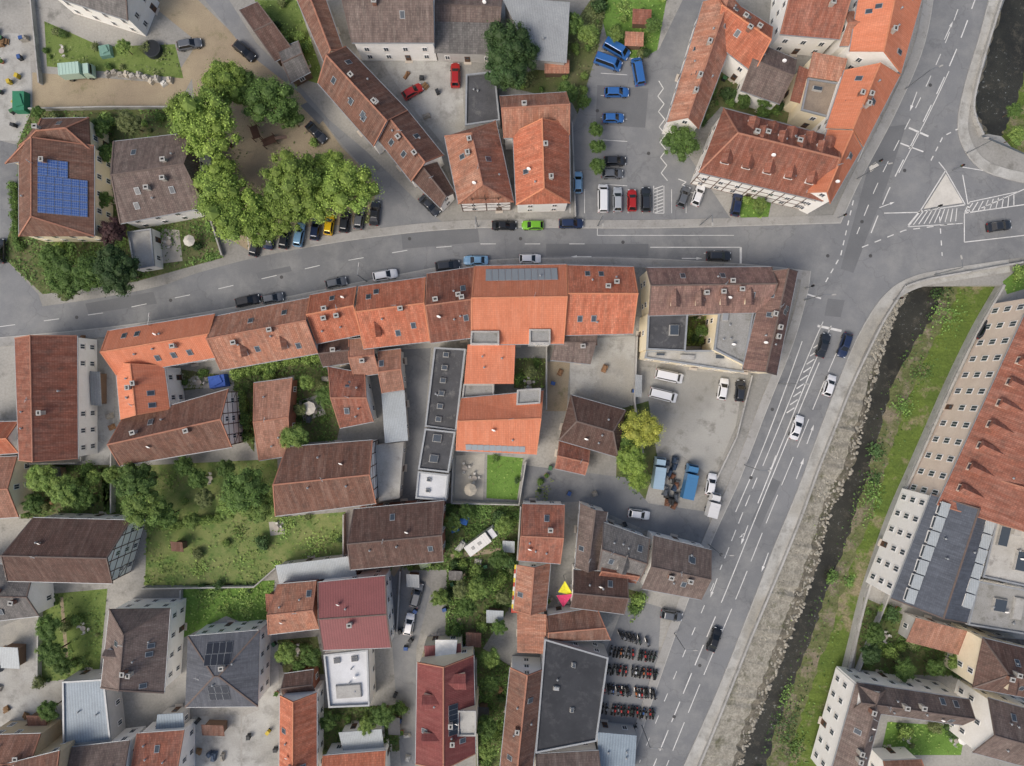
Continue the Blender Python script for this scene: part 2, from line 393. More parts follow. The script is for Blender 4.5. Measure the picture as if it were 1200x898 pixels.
    for (x0,y0,x1,y1,m) in w.get('boxes',[]):
        bb=MB(); Ma=on(0,x0,y0).to_translation();Mb=on(0,x1,y0).to_translation();Mc=on(0,x0,y1).to_translation()
        X=(Mb-Ma);Y=(Mc-Ma);A=frame(Ma,X.normalized(),Y.normalized(),Vector((0,0,1)))
        bb.box(A,0,X.length,0,Y.length,0,.45,0,.08,.08); bb.box(A,.15,X.length-.15,.15,Y.length-.15,.44,.5,1)
        bb.obj('roof_light',[M_conc,m],roof,base)
    f=[Vector((p[0],p[1],0)) for p in fp]; cc=sum(f,Vector())/n; doorn=0; wsc=w.get('wsc',1.)
    if win and e>=2.6:
        for i in range(n):
            a,b=f[i],f[(i+1)%n];L=(b-a).length
            if L<2.2: continue
            X=(b-a).normalized();N=Vector((X.y,-X.x,0))
            if N.dot((a+b)/2-cc)<0: N=-N
            mid=(a+b)/2
            if -(mid.normalized()).dot(N)<.02 : continue
            fh=w.get('fh',2.8)
            nc=max(1,int((L-.8)/w.get('ws',2.8))); ns=max(1,int((tops[0]-.3)/fh))
            if not X.cross(Vector((0,0,1))).dot(N)>0: X=-X; a=b
            for s in range(ns+1):
                for c in range(nc):
                    u=L*(c+.5)/nc; z=1.6+s*fh
                    P=a+X*u
                    if s==ns:
                        if t!='g' or i%2==0 or w.get('hip',(0,0))[0 if i==3 else 1]>0: continue
                        if abs(u-L/2)>L*.22 or z+.8>r-.6-abs(u-L/2)*slope: continue
                    elif z+.75*wsc>tops[0]-.05: continue
                    q=P+N*.8
                    if any(inpoly(q.x,q.y,g) for g in FP): continue
                    if s==0 and doorn==0 and c==nc//2 and L>4:
                        addobj('door',ME_door,emp,mat=Tb@frame(P,X,Vector((0,0,1)),N)); doorn=1; continue
                    addobj('window',ME_win,emp,mat=Tb@frame(P+Vector((0,0,z)),X,Vector((0,0,1)),N)@Matrix.Diagonal((wsc,wsc,1,1)))
    for i in w.get('timb',[]):
        a,b=f[i],f[(i+1)%n];L=(b-a).length;X=(b-a).normalized();N=Vector((X.y,-X.x,0))
        if N.dot((a+b)/2-cc)<0:N=-N
        A=frame(a,X,Vector((0,0,1)),N); tb=MB(); zt=tops[0]
        def hz(x): return zt+(r-.5-zt)*(1-abs(x-L/2)/(L/2)) if i%2 else zt
        z=.2; 
        while z<r:
            if z<=zt: x0,x1=0,L
            else:
                if i%2==0: break
                k=(z-zt)/(r-.5-zt)
                if k>.9: break
                x0,x1=L/2*k,L-L/2*k
            tb.box(A,x0,x1,z,z+.16,.0,.045); z+=2.1
        nx=max(2,int(L/1.9))
        for j in range(nx+1):
            x=j*L/nx; x=min(max(x,.1),L-.1); tb.box(A,x-.08,x+.08,.2,max(1,hz(x)-.05),.0,.05)
            if j<nx and j in(0,nx-1):
                D=Vector((L/nx,2.1)); an=math.atan2(D.y,D.x)
                for zz in ((2.4,) if zt>5 else (.3,)):
                    tb.box(A@Matrix.Translation((x,zz,0))@Matrix.Rotation(an,4,'Z'),0,D.length,-.07,.07,.0,.04)
        tb.obj('timber_frame',[M_beam],emp,base)
# ---------------------------------------------------------------- BUILDINGS
B('white house with grey roof and roof panels',G([(72,-50),(168,-22),(150,24),(56,-6)],6.5,9.5,'grey',sol=[(1,.2,.62,.4,.9,4,2,'d')]))
B('red brown hipped house with blue solar panels',[G([(110,170),(110,277),(22,277),(22,170)],6.5,10.6,'brown',hip=(0,2.5),rt=.62,ch=1,sk=0,sol=[(0,.22,.4,.42,.9,2,3,'b'),(0,.4,.8,.1,.9,5,6,'b')]),G([(48,139),(104,138),(106,176),(6,192)],6.6,9.4,'brown',hip=(4,2.5),rt=.45,ch=1,sk=1)],'cream')
B('white house with brown tiled gable roof',G([(133,166),(229,155),(240,243),(141,262)],6.2,10,'grbrown',hip=(1.2,1.2),chl=[(1,.45,.6)],skl=[(1,.7,.5),(1,.25,.3)]))
B('small white annexe with flat roof',F([(150,272),(178,268),(182,312),(158,316)],3,'paleflat'))
B('small shed with dark roof beside lane',G([(280,12),(302,2),(345,60),(322,72)],3,4.6,'dkbrown'),'wood','shed','shed')
B('small shed with grey mossy roof',G([(325,58),(350,48),(364,84),(340,97)],3,4.2,'grey',sk=0),'wood','shed','shed')
B('narrow long house with brown roof',G([(348,0),(380,74),(402,58),(375,-20)],5,7,'brown'),'cream')
B('long terraced house with brown weathered roof',G([(372,97),(438,172),(478,130),(405,54)],6,9.6,'brown',skl=[(0,.5,.5),(0,.7,.5)]))
B('terraced house with brown roof and skylights',G([(440,160),(482,213),(520,182),(478,130)],5.6,8.8,'brown',skl=[(0,.3,.4),(0,.6,.5),(1,.5,.5)]))
B('small end house with dark brown roof',G([(482,210),(516,244),(533,226),(512,190)],4.6,7,'dkbrown'))
B('large white building with grey tiled roof',G([(398,-35),(512,-35),(509,50),(412,50)],7.5,11.5,'grbrown',ch=3,sk=3))
B('workshop with dark shallow roof',G([(511,-10),(590,-5),(586,32),(509,30)],5,6.5,'grbrown'),'grey','workshop','workshop')
B('low workshop wing with dark grey roof',MO([(509,62),(584,64),(586,32),(509,30)],4,5.4,'grey'),'grey','workshop','workshop')
B('shed building with pale grey corrugated roof',MO([(624,70),(664,74),(667,8),(588,2)],4.5,6,'greymetal'),'grey','warehouse','warehouse')
B('shed with dark bitumen flat roof',F([(546,88),(580,84),(586,142),(545,148)],4,'bitumen'),'grey','shed','shed')
B('tiny shed with orange roof',MO([(638,86),(667,86),(667,72),(638,72)],2.4,3,'worn'),'wood','shed','shed')
B('half timbered house with weathered orange roof',G([(521,160),(537,239),(602,237),(581,142)],7,11.5,'worn',hip=(2.5,2.0),timb=[1],skl=[(0,.4,.5),(1,.5,.6)]))
B('orange roofed house with rear cross wing',[G([(585,113),(664,108),(668,158),(590,162)],7,11,'worn'),G([(601,155),(605,240),(668,238),(667,145)],7,11.5,'orange',hip=(0,1.5),skl=[(0,.6,.4)],ch=2)])
B('long house with orange and brown roof slopes',G([(824,2),(782,143),(819,151),(872,12)],6.5,10,'worn',sk=3))
B('house with large orange roof and skylights',G([(838,-12),(906,32),(884,86),(838,50)],6.8,10.5,'orange',sk=3))
B('outbuilding with brown roof between houses',G([(884,48),(934,70),(914,122),(868,106)],5.5,8,'grbrown',sk=0))
B('large inn with red brown roof and dormers',G([(848,127),(982,162),(964,236),(819,202)],8,13.5,'redbr',hip=(3,1),dorm=[(0,.25+.16*i,.3,1.6) for i in range(5)]+[(0,.33+.16*i,.62,1.2) for i in range(4)]+[(1,.15+.17*i,.3,1.5) for i in range(5)],ch=3,timb=[2]),'white','inn','building')
B('corner terrace with bright orange roof along road',[G([(1012,-40),(996,60),(1056,86),(1083,-10)],9,12.5,'bright',rt=.45,sk=3),G([(990,82),(968,150),(1012,172),(1055,88)],9,12.5,'bright',rt=.45,sk=3),G([(970,152),(946,226),(973,239),(1010,174)],9,12.5,'bright',rt=.45,sk=2)],'white','terrace','building')
B('rear building with small dark beige roof terrace',[F([(946,92),(984,98),(976,140),(938,130)],6,'beige',boxes=[(.2,.2,.5,.35,M_glass)]),MO([(946,90),(986,96),(990,72),(950,64)],6.6,7.6,'worn'),MO([(926,118),(940,122),(948,86),(934,80)],5,6,'redbr')],'cream','building','building')
B('house with brown roof and solar panels',G([(920,-30),(990,-25),(984,46),(914,40)],7.2,10.5,'redbr',sol=[(0,.1,.5,.3,.8,4,2,'d')]))
B('small house with mixed orange roof',G([(990,14),(1036,10),(1040,52),(984,54)],7.4,9.5,'worn'))
B('long building with red brown roof by lane',G([(17,396),(22,540),(91,538),(90,393)],6.5,10.5,'redbr',sk=0,ch=1))
B('small house with orange gable roof',G([(-40,496),(22,494),(22,531),(-40,535)],5,8,'orange'))
B('small grey roofed outbuilding',G([(-40,537),(20,535),(22,606),(-40,610)],4.5,7,'pink'),'cream')
B('orange roofed terrace with courtyard wing',[G([(126,388),(252,368),(259,418),(136,440)],7,10.5,'bright',skl=[(1,.6,.4),(1,.75,.4),(1,.45,.4),(0,.3,.4)]),G([(135,425),(141,492),(199,480),(192,428)],6.8,9.8,'bright',rt=.5,skl=[(1,.6,.5),(1,.85,.5)])])
B('terraced house with old brown orange roof',G([(252,371),(363,349),(373,414),(258,434)],7,11.5,'worn',sk=4,rt=.45,dorm=[(1,.3,.3,1.3),(1,.7,.3,1.3)]))
B('terraced house with orange tiled roof',G([(363,346),(418,336),(424,392),(371,403)],7,11,'orange',rt=.45,skl=[(0,.5,.4)]))
B('terraced house with orange roof and skylights',G([(420,336),(499,325),(504,400),(426,409)],7,11.5,'orange',rt=.45,sk=4,dorm=[(1,.25,.3,1.3)]))
B('terraced house with red brown roof',G([(500,321),(556,313),(553,396),(504,402)],7.5,12,'redbr',rt=.5,sk=2))
B('large new orange roofed townhouse with skylight band',[G([(556,312),(664,310),(661,403),(552,404)],8,13,'bright',rt=.45,sol=[(0,.13,.9,.12,.5,11,1,'c')],ch=0,sk=0,skl=[(1,.75,.2),(1,.82,.2)]),F([(552,388),(585,388),(585,404),(551,404)],9.6,'gravelroof',lightpar=1),F([(620,386),(645,386),(645,403),(620,403)],9.6,'gravelroof',lightpar=1)],'white','townhouse','building')
B('orange roofed townhouse with skylights and chimney',G([(664,311),(743,313),(742,391),(662,393)],8,12.5,'orange',rt=.45,skl=[(1,.2,.4),(1,.4,.4),(0,.3,.3),(0,.5,.3)],chl=[(0,.7,.6)],ch=1))
B('rear extension with bright orange roof',[MO([(548,404),(604,402),(602,450),(544,450)],7.5,7.9,'bright'),F([(543,450),(579,450),(578,469),(541,469)],6,'gravelroof',lightpar=1)],'white','rear_building','building')
B('rear building with orange roof and solar collectors',[G([(540,467),(637,458),(629,533),(534,528)],7,10.2,'bright',rt=.42,sol=[(1,.12,.85,.05,.24,10,1,'c')],ch=0,sk=0),F([(606,457),(634,455),(633,473),(605,475)],8.9,'gravelroof',lightpar=1)],'white','rear_building','building')
B('small dark roofed rear house',G([(655,380),(703,378),(692,427),(645,422)],4.5,6.3,'grbrown',ch=1,sk=0),'grey')
B('tiny brown roofed outhouse in yard',MO([(675,403),(700,405),(698,380),(677,378)],5,6.6,'brown'),'grey','outhouse','shed')
B('perimeter block with mottled roofs round small courtyard',[
 G([(757,314),(905,313),(902,366),(760,370)],8,11,'mottled',rt=.42,ch=4,sk=4,dorm=[(1,.2,.3,1.2),(1,.4,.3,1.2),(1,.6,.3,1.2),(1,.8,.3,1.2)]),
 G([(898,318),(870,434),(910,440),(935,318)],8,11,'mottled',ch=3,sk=4),
 F([(759,368),(806,367),(803,412),(757,410)],7.6,'bitumen',boxes=[(.55,.3,.8,.6,M_glass)]),
 F([(757,411),(872,410),(871,437),(755,420)],6,'paleflat',boxes=[(.1,.2,.2,.6,M_glass),(.35,.3,.5,.7,M_conc),(.7,.2,.8,.5,M_glass)]),
 F([(842,362),(884,360),(872,428),(836,410)],7.6,'gravelroof',boxes=[(.1,.1,.3,.3,M_zinc)])],'cream','courtyard_block','building')
B('long workshop with dark flat roof and skylights',[F([(509,407),(546,409),(535,505),(498,500)],5,'bitumen',boxes=[(.3,.05+.16*i,.5,.12+.16*i,M_glass) for i in range(6)]),F([(498,502),(534,506),(526,554),(490,550)],5.6,'bitumen',boxes=[(.3,.1,.6,.3,M_glass),(.3,.6,.6,.8,M_glass)]),F([(490,552),(526,556),(523,587),(487,584)],5,'white',boxes=[(.3,.2,.45,.35,M_glass),(.3,.6,.45,.75,M_glass)])],'grey','workshop','workshop')
B('barn like house with brown roof and timber gable',G([(142,492),(268,456),(272,524),(140,546)],6.5,10.5,'brown',timb=[1],sk=1))
B('low brown roofed outbuilding in courtyard',G([(297,449),(343,443),(340,534),(303,540)],4,5.5,'pink',sk=0,ch=0),'brick','outbuilding','shed')
B('barn with brown roof and half timbered gable',G([(335,524),(437,516),(441,590),(322,605)],6.5,10.5,'brown',timb=[1],sk=0,ch=0),'white','barn','barn')
B('rear house with red brown tiled roof',G([(384,430),(428,438),(438,494),(398,502)],5,7.5,'redbr',sk=2,rt=.5))
B('small courtyard house with grey orange roof',G([(408,398),(438,395),(445,438),(414,442)],5,7,'pink',sk=1,ch=1))
B('small dark roofed courtyard outhouse',G([(373,400),(410,397),(413,425),(378,430)],4.6,6.3,'dkbrown',sk=0,ch=1),'grey')
B('lean to with corrugated grey roof',MO([(447,462),(474,458),(479,516),(452,519)],3.5,4.3,'palemetal'),'grey','shed','shed')
B('small building with worn tiled roof',G([(443,412),(470,409),(474,457),(447,461)],5,6.8,'pink',sk=1),'grey')
B('lean to with flat slab roof',F([(440,522),(473,518),(468,584),(444,588)],3.4,'paleflat',par=0),'grey','shed','shed')
B('barn with dark brown tiled roof',G([(414,597),(521,587),(520,658),(410,668)],6,9.5,'dkbrown',ch=0,sk=2),'brick','barn','barn')
B('outbuilding with dark hipped roof',G([(669,463),(733,481),(724,536),(655,516)],4.5,7,'dkbrown',hip=(2,2),ch=0,sk=0),'beige','outbuilding','shed')
B('small outbuilding with reddish worn roof',G([(655,517),(692,526),(686,557),(650,549)],3.6,5.2,'redbr',sk=0,ch=0),'beige','outbuilding','shed')
B('barn with dark brown roof and timber gable',G([(38,607),(154,610),(132,684),(8,681)],6.5,11,'dkbrown',timb=[1],ch=0,sk=0),'white','barn','barn')
B('house with grey tiled roof',G([(-40,655),(40,668),(46,722),(-40,732)],5,7.5,'grey'))
B('white house with dark brown hipped roof',G([(199,713),(192,812),(118,806),(128,714)],7,11.5,'grbrown',hip=(3,2),skl=[(0,.5,.4)],dorm=[(1,.5,.3,1.4)]))
B('villa with charcoal pyramid roof and solar panels',G([(220,746),(304,739),(302,828),(217,829)],7,9.6,'charcoal',hip=(6,6),sk=0,ch=1,sol=[(0,.3,.66,.2,.75,4,2,'d'),(1,.36,.64,.25,.7,3,2,'d')]))
B('garage with blue grey metal roof',F([(74,798),(123,795),(131,868),(75,874)],4.5,'bluemetal'),'grey','garage','garage')
B('house with brown roof at street end',G([(-20,862),(48,860),(52,905),(-20,915)],6,9,'pink'),'beige')
B('cream house with rows of small dormers',G([(-30,905),(70,880),(80,930),(-20,950)],9,11,'brown'),'beige')
B('house with grey brown tiled roof',G([(84,876),(152,868),(160,930),(90,940)],6,9,'grbrown'))
B('house with red tiled roof',G([(160,860),(216,856),(216,930),(162,935)],5,7.5,'redbr',sk=2))
B('shed with light blue metal roof',MO([(182,856),(216,856),(216,834),(186,836)],3,3.5,'bluemetal'),'grey','shed','shed')
B('house with weathered orange roof and red trim',G([(325,685),(371,681),(374,737),(314,744)],5.5,8.5,'worn',sk=1),'brick')
B('house with maroon metal seam roof',[G([(372,683),(452,675),(459,759),(378,762)],6.5,8,'maroonmetal',ch=1,sk=0),],'white')
B('white flat roofed annexe with terrace',F([(380,766),(432,760),(434,826),(386,828)],5,'white',ph=.6,boxes=[(.2,.1,.35,.2,M_glass),(.6,.1,.75,.2,M_glass),(.2,.6,.8,.85,M_conc)]),'white','annexe','building')
B('shed with corrugated pale roof',MO([(327,684),(418,675),(415,650),(325,661)],3,4,'palemetal'),'grey','shed','shed')
B('maroon tiled house with skylights and roof terrace',[G([(489,776),(487,896),(557,884),(555,768)],7.5,11,'maroon',skl=[(1,.7,.4),(1,.8,.4)],dorm=[(1,.2,.3,2.4),(0,.35,.3,2.4),(0,.7,.3,1.6)],sol=[(1,.4,.7,.55,.85,6,1,'d')],ch=2),F([(536,832),(558,832),(558,862),(536,862)],9.2,'paleflat',lightpar=1),F([(497,757),(540,754),(541,772),(498,776)],4.5,'maroonmetal',par=0)],'cream')
B('small outbuilding with dark worn roof',G([(333,790),(368,785),(370,812),(331,816)],4,5.5,'dkbrown',sk=0),'brick','outbuilding','shed')
B('row house with bright orange roof',G([(328,815),(327,920),(371,920),(371,812)],6,9,'orange',sk=2))
B('house with orange tiles seen at garden end',G([(378,886),(452,880),(455,930),(380,935)],5,7.5,'orange',sk=2))
B('conservatory with pale glass roof panels',MO([(402,880),(450,876),(448,852),(398,856)],3,3.8,'palemetal'),'white','conservatory','conservatory')
B('house with brown worn roof and trellis',G([(612,591),(662,592),(657,661),(607,657)],6,9,'redbr',sk=1),'white')
B('lower wing with worn orange roof',G([(606,662),(602,716),(640,716),(645,660)],4.5,7,'worn',sk=1),'white')
B('small wing with orange brown roof',MO([(606,765),(606,718),(640,718),(640,764)],4.5,5.5,'worn'),'white','outbuilding','building')
B('house with grey roof beside yard',G([(680,590),(674,665),(700,668),(712,600)],5.5,8,'grbrown',sk=1))
B('house with dark grey tiled cross roof',G([(706,612),(762,632),(750,682),(700,668)],6,8.5,'grey',sk=2,dorm=[(1,.5,.3,1.4)]))
B('roadside house with dark grey roof',G([(766,628),(834,645),(822,703),(752,690)],6.5,9.5,'grbrown',sk=3,ch=2))
B('outbuilding with worn red roof',G([(706,655),(750,662),(745,684),(700,678)],5.2,7,'redbr',sk=0),'grey')
B('house with brown roof next to sun sail',G([(672,668),(736,672),(732,720),(668,712)],5.5,8.2,'dkbrown',sk=1))
B('house with dark brown shallow roof',G([(640,722),(700,712),(716,750),(642,752)],5,7.2,'brown',sk=0))
B('workshop with black flat roof',F([(638,748),(713,770),(699,868),(627,882)],6,'black',boxes=[(.45,.15,.52,.2,M_glass),(.5,.6,.57,.65,M_glass),(.2,.4,.3,.44,M_zinc)]),'grey','workshop','workshop')
B('long house with reddish brown roof',G([(598,782),(584,920),(622,920),(637,784)],6,9,'brown',sk=2))
B('house with dark tiled roof',G([(628,884),(702,880),(705,930),(625,935)],5,7.5,'grbrown'))
B('shed with grey blue metal roof',F([(700,858),(746,862),(743,915),(702,915)],4,'bluemetal',par=0),'grey','shed','shed')
B('large cream factory building with red brown roof',[G([(1212,345),(1098,592),(1250,640),(1360,400)],10.4,16.5,'redbr',rt=.5,ch=2,sk=0,ws=3.1,fh=3.2,wsc=1.2,dorm=[(0,.1+.1*i,.12,1.3) for i in range(9)])],'blush','factory','building')
B('old mill wing with red brown hipped roof',G([(1160,560),(1230,520),(1260,600),(1180,600)],12.5,17,'redbr',hip=(4,0),ch=1),'white','mill','building')
B('white apartment block with slate roof and dormers',G([(1092,579),(1044,702),(1133,731),(1167,603)],9.4,13.4,'slate',rt=.5,ch=0,sk=0,dflat=1,dorm=[(0,.1+.135*i,.2,2.2) for i in range(7)]+[(1,.12+.135*i,.22,2.2) for i in range(6)],ws=2.6,wsc=1.1),'white','apartment_block','building')
B('white annexe with pale flat roof and terraces',[F([(1169,598),(1230,612),(1215,690),(1150,676)],9,'paleflat',boxes=[(.1,.2,.3,.5,M_glass),(.5,.5,.7,.8,M_glass),(.35,.1,.5,.3,M_conc)]),F([(1145,680),(1220,694),(1212,745),(1133,732)],6.5,'gravelroof',boxes=[(.3,.3,.5,.6,M_glass),(.6,.2,.75,.7,M_conc)])],'white','annexe','building')
B('low building with pale corrugated roof',MO([(1062,752),(1124,768),(1132,738),(1070,722)],3.5,4.5,'pink'),'grey','shed','shed')
B('low shed with grey mossy roof beside annexe',G([(1140,745),(1200,750),(1200,775),(1136,768)],4.5,6,'grey'),'grey','shed','shed')
B('white house with angled grey brown roof',[G([(1004,800),(1136,820),(1128,850),(998,832)],8,10.5,'grbrown',sk=3),G([(1003,802),(970,920),(1010,920),(1040,808)],8,10.5,'grbrown',sk=2)],'white')
B('tall house with dark brown hipped roof',G([(1152,748),(1235,768),(1225,822),(1140,806)],9,12.5,'dkbrown',hip=(3,0),dorm=[(1,.4,.3,1.4)]),'cream')
B('white house with brown gable roof',G([(1158,818),(1235,840),(1225,905),(1140,882)],8.5,12,'grbrown',sk=1),'white')
B('white garden house with brown roof',G([(1035,892),(1080,890),(1085,930),(1030,930)],5,7,'brown'),'white')
SH_=[('small garden shed with felt roof',60,553,'bitumen',24,14),('small garden shed with brown board roof',555,749,'brown',18,18),('small garden shed with grey metal roof',484,680,'greymetal',15,16),('glass greenhouse in vegetable garden',580,722,'palemetal',20,16),('small shed with red felt roof in garden',752,20,'redbr',22,16),('small shed with orange tiles among plants',743,46,'worn',22,15),('small mossy shed behind barn',534,674,'grey',16,12),('small shed with rusty metal roof',470,650,'brown',14,18),('small pale roofed garden hut',596,640,'palemetal',14,14),('small dark garden hut',566,835,'bitumen',14,16),
('narrow lean to with grey metal roof',113,455,'greymetal',12,40),('narrow lean to beside brick garage',44,845,'pink',22,16),('small carport with pale roof',12,770,'palemetal',22,26),('small lean to with brown roof by wall',250,855,'brown',26,14),('narrow lean to against maroon house',365,830,'palemetal',10,26),('small shed with dark felt roof by lane',462,850,'bitumen',14,22),('small lean to with worn red roof',318,706,'redbr',12,22),('wooden pergola hut beside hedge',208,640,'brown',14,12),('small shed with pale roof in courtyard',212,505,'palemetal',14,12),('narrow store with grey roof by parking',748,452,'greymetal',8,26)]
for l,x,y,m,a,b in SH_: B(l,MO([(x-a/2,y+b/2),(x+a/2,y+b/2+1),(x+a/2,y-b/2+1),(x-a/2,y-b/2)],2.2,2.7,m),'wood','garden_shed','shed')
for bi,(label,wings,wall,name,cat,win) in enumerate(BL):
    c=sum([Vector((p[0],p[1],0)) for w in wings for p in w['fp']],Vector())/sum(len(w['fp']) for w in wings)
    emp=empty(name,c,label,cat)
    for wi,w in enumerate(wings): buildwing(w,emp,c,wall,win,bi*7+wi)
# ---------------------------------------------------------------- GROUND
GM=dict(
 yard=gmat('yard_ground','959490','82817c',.08,2.5,.18,c='74736e',cs=.25,k=1.03,d='a09e98',ds=.05,crack=.1),
 asph=gmat('asphalt','7e8082','747678',.06,5,.1,c='8a8b8a',cs=.2,ca=.45,cb=.75,ro=.85,k=1.05,crack=.16,d='6f7173',ds=.035),
 asph2=gmat('asphalt_patch','737577','6a6c6e',.15,5,.1,ro=.85),
 pave=gmat('pavement_slabs','a1a09d','91908c',.2,5,.13,c='82817b',cs=.6),
 light=gmat('pale_paving','b3b3af','a09f9a',.2,4,.15,c='8a8984',cs=.35,ca=.48,cb=.68,d='98958c',ds=.08),
 gravel=gmat('gravel_ground','9b9b97','8a8984',.1,8,.3,c='787771',cs=.3,bump=.3,d='a5a49e',ds=.07),
 sand=gmat('sandy_ground','a59880','908370',.12,5,.22,c='7a765a',cs=.3),
 grass=gmat('lawn_grass','667a3f','73814b',.12,5,.28,c='566a34',cs=.6,ca=.5,cb=.65,bump=.4),
 dry=gmat('dry_lawn','6f7d47','838859',.15,5,.26,c='5f7640',cs=.4,ca=.45,cb=.62,bump=.4),
 lush=gmat('lush_meadow','5d7d38','6c8c43',.3,4,.32,c='4f6c30',cs=.9,bump=.5),
 dark=gmat('garden_ground_green','58663a','6c6a4e',.3,5,.3,c='4a5a34',cs=.5),
 patio=gmat('patio_slabs','b4b0a6','a29e95',.4,6,.12),
 mark=gmat('road_paint','dcdcd9','c0c0bd',.5,6,.16),
 stone=gmat('stone_bank','a8a498','8c887d',.8,2.2,.45,c='6c6b58',cs=.35,ca=.54,cb=.68,bump=.8),
 rock=gmat('rubble_bank','857f72','6a665c',.8,2.2,.5,c='545643',cs=.35,ca=.5,cb=.65,bump=.8),
)
def sheet(name,polys,mat,z):
    mb=MB()
    for p in polys:
        pw=[W(*q) for q in p]; tr=tessellate_polygon([[Vector((a.x,a.y,0)) for a in pw]])
        i=len(mb.v); mb.v+=[(a.x,a.y,z) for a in pw]
        for t in tr: mb.f.append(tuple(i+k for k in t)); mb.m.append(0)
    o=mb.obj(name,[mat]); o['kind']='structure'; return o
def dens(pl,k=6):
    out=[]
    for i in range(len(pl)-1):
        p0=Vector(pl[max(i-1,0)]);p1=Vector(pl[i]);p2=Vector(pl[i+1]);p3=Vector(pl[min(i+2,len(pl)-1)])
        for j in range(k):
            t=j/k
            out.append(.5*((2*p1)+(p2-p0)*t+(2*p0-5*p1+4*p2-p3)*t*t+(3*p1-p0-3*p2+p3)*t**3))
    out.append(Vector(pl[-1])); return out
yy=[336,370,400,450,500,550,600,650,700,750,800,850,898,960]
l0=[1060,1038,1022,998,978,958,940,920,899,878,858,838,818,793]
l1=[1063,1044,1032,1016,1002,986,962,948,930,911,892,872,856,830]
l2=[1066,1048,1038,1023,1011,998,974,961,944,925,905,884,868,843]
l3=[1104,1094,1074,1047,1032,1019,1003,986,967,949,929,911,897,875]
l4=[1125,1110,1094,1072,1053,1038,1022,1003,986,970,953,937,924,902]
l5=[1166,1146,1130,1106,1084,1062,1040,1022,1006,994,982,972,962,940]
hs=[0,-1.6,-2.8,-2.8,-2.3,-1.7]
def ribbon(lines,hs,mats,names,rv=.18):
    rs=random.Random(3); D=[dens(l,8) for l in lines]; n=len(D[0]); WW=[]
    for li,(d,h) in enumerate(zip(D,hs)):
        row=[]
        for p in d:
            q=W(p.x+(rs.uniform(-2.4,2.4) if 0<li<len(D)-1 else 0),p.y,h)
            if 0<li<len(D)-1 and li not in(2,3): q.z+=rs.uniform(-rv,rv)
            row.append(q)
        WW.append(row)
    last=[Vector((p.x+.02,p.y,0)) for p in WW[-1]]; 
    def strip(a,b,name,mat):
        mb=MB()
        for i in range(n-1): mb.face([a[i],a[i+1],b[i+1],b[i]])
        o=mb.obj(name,[mat]); o['kind']='structure'
    for k in range(len(WW)-1): strip(WW[k],WW[k+1],names[k],mats[k])
    strip(WW[-1],last,'river_wall',M_conc)
    mb=MB()
    for i in (0,n-1):
        pts=[r[i] for r in WW]+[last[i]]; mb.face(pts)
    o=mb.obj('river_end_wall',[M_conc]); o['kind']='structure'
    return WW[0],last
def water():
    t=NT('river_water'); v=t.coord()
    n=t.noise(t.mapc(v,(1,1,1)),1.4,6,.7); n2=t.noise(v,.12,5,.6)
    q=t.mix(t.rng(n2,.4,.6),lin('2c2c28'),lin('3a3a34'))
    q=t.mix(t.rng(t.noise(v,.45,7,.78),.53,.64,0,.7),q,lin('57544a'))
    q=t.mix(t.math('MULTIPLY',t.rng(n,.6,.7),t.rng(n2,.45,.6,.05,.85)),q,lin('a3a8a6'))
    t.bump(t.noise(v,2.5,6,.7),.5,.15)
    return t.out(q,.28,0,.35)
M_water=water()
M_bank=gmat('grassy_river_bank','5f7034','536530',.3,3,.4,c='857c64',cs=.18,ca=.52,cb=.62,bump=.6)
M_bank2=gmat('rough_bank','646648','536232',.3,3,.4,c='7c7464',cs=.3,ca=.48,cb=.6,bump=.6)
Ls=[list(zip(l,yy)) for l in (l0,l1,l2,l3,l4,l5)]
A0,A1=ribbon(Ls,hs,[GM['stone'],GM['rock'],M_water,M_bank2,M_bank],['stone_bank','stone_bank','river_water','river_bank','river_bank'])
U=[[(1186,-45),(1163,30),(1147,85),(1139,128),(1150,160)],[(1189,-45),(1166,30),(1150,85),(1142,128),(1154,158)],[(1192,-45),(1168,30),(1152,85),(1145,128),(1158,157)],[(1235,-45),(1214,35),(1198,100),(1180,146),(1174,160)],[(1246,-45),(1222,35),(1206,104),(1190,155),(1186,172)],[(1290,-45),(1290,35),(1270,100),(1250,160),(1225,198)]]
C0,C1=ribbon(U,[0,-2.6,-2.8,-2.8,-2.3,-1.5],[M_conc,GM['rock'],M_water,M_bank,M_bank],['river_wall','stone_bank','river_water','river_bank','river_bank'])
hole1=A0+A1[::-1]; hole2=C0+C1[::-1]
out=[Vector((-420,-420,0)),Vector((420,-420,0)),Vector((420,420,0)),Vector((-420,420,0))]
loops=[out,[Vector((p.x,p.y,0)) for p in hole1],[Vector((p.x,p.y,0)) for p in hole2]]
tr=tessellate_polygon(loops); allv=[p for l in loops for p in l]
mb=MB(); mb.v=[tuple(p) for p in allv]; mb.f=[tuple(t) for t in tr]; mb.m=[0]*len(tr)
o=mb.obj('ground',[GM['yard']]); o['kind']='structure'
A=dict(
 light=[[(-5,38),(34,40),(40,165),(-5,165)],[(96,395),(132,398),(134,520),(122,548),(96,548)],[(440,62),(540,75),(545,150),(520,170),(480,122)],[(225,840),(282,838),(282,900),(222,900)],[(305,750),(325,740),(330,900),(284,900),(284,840),(304,832)],[(25,725),(50,722),(46,800),(80,800),(76,900),(0,900),(0,735)]],
 sand=[[(38,85),(200,98),(232,50),(170,0),(232,0),(292,58),(352,108),(330,100),(225,92),(205,130),(38,128)],[(640,424),(668,424),(664,482),(640,482)]],
 light2=[[(668,398),(745,394),(742,480),(668,462)]],
 gravel=[[(752,430),(872,440),(862,500),(836,560),(800,535),(740,530)]],
)
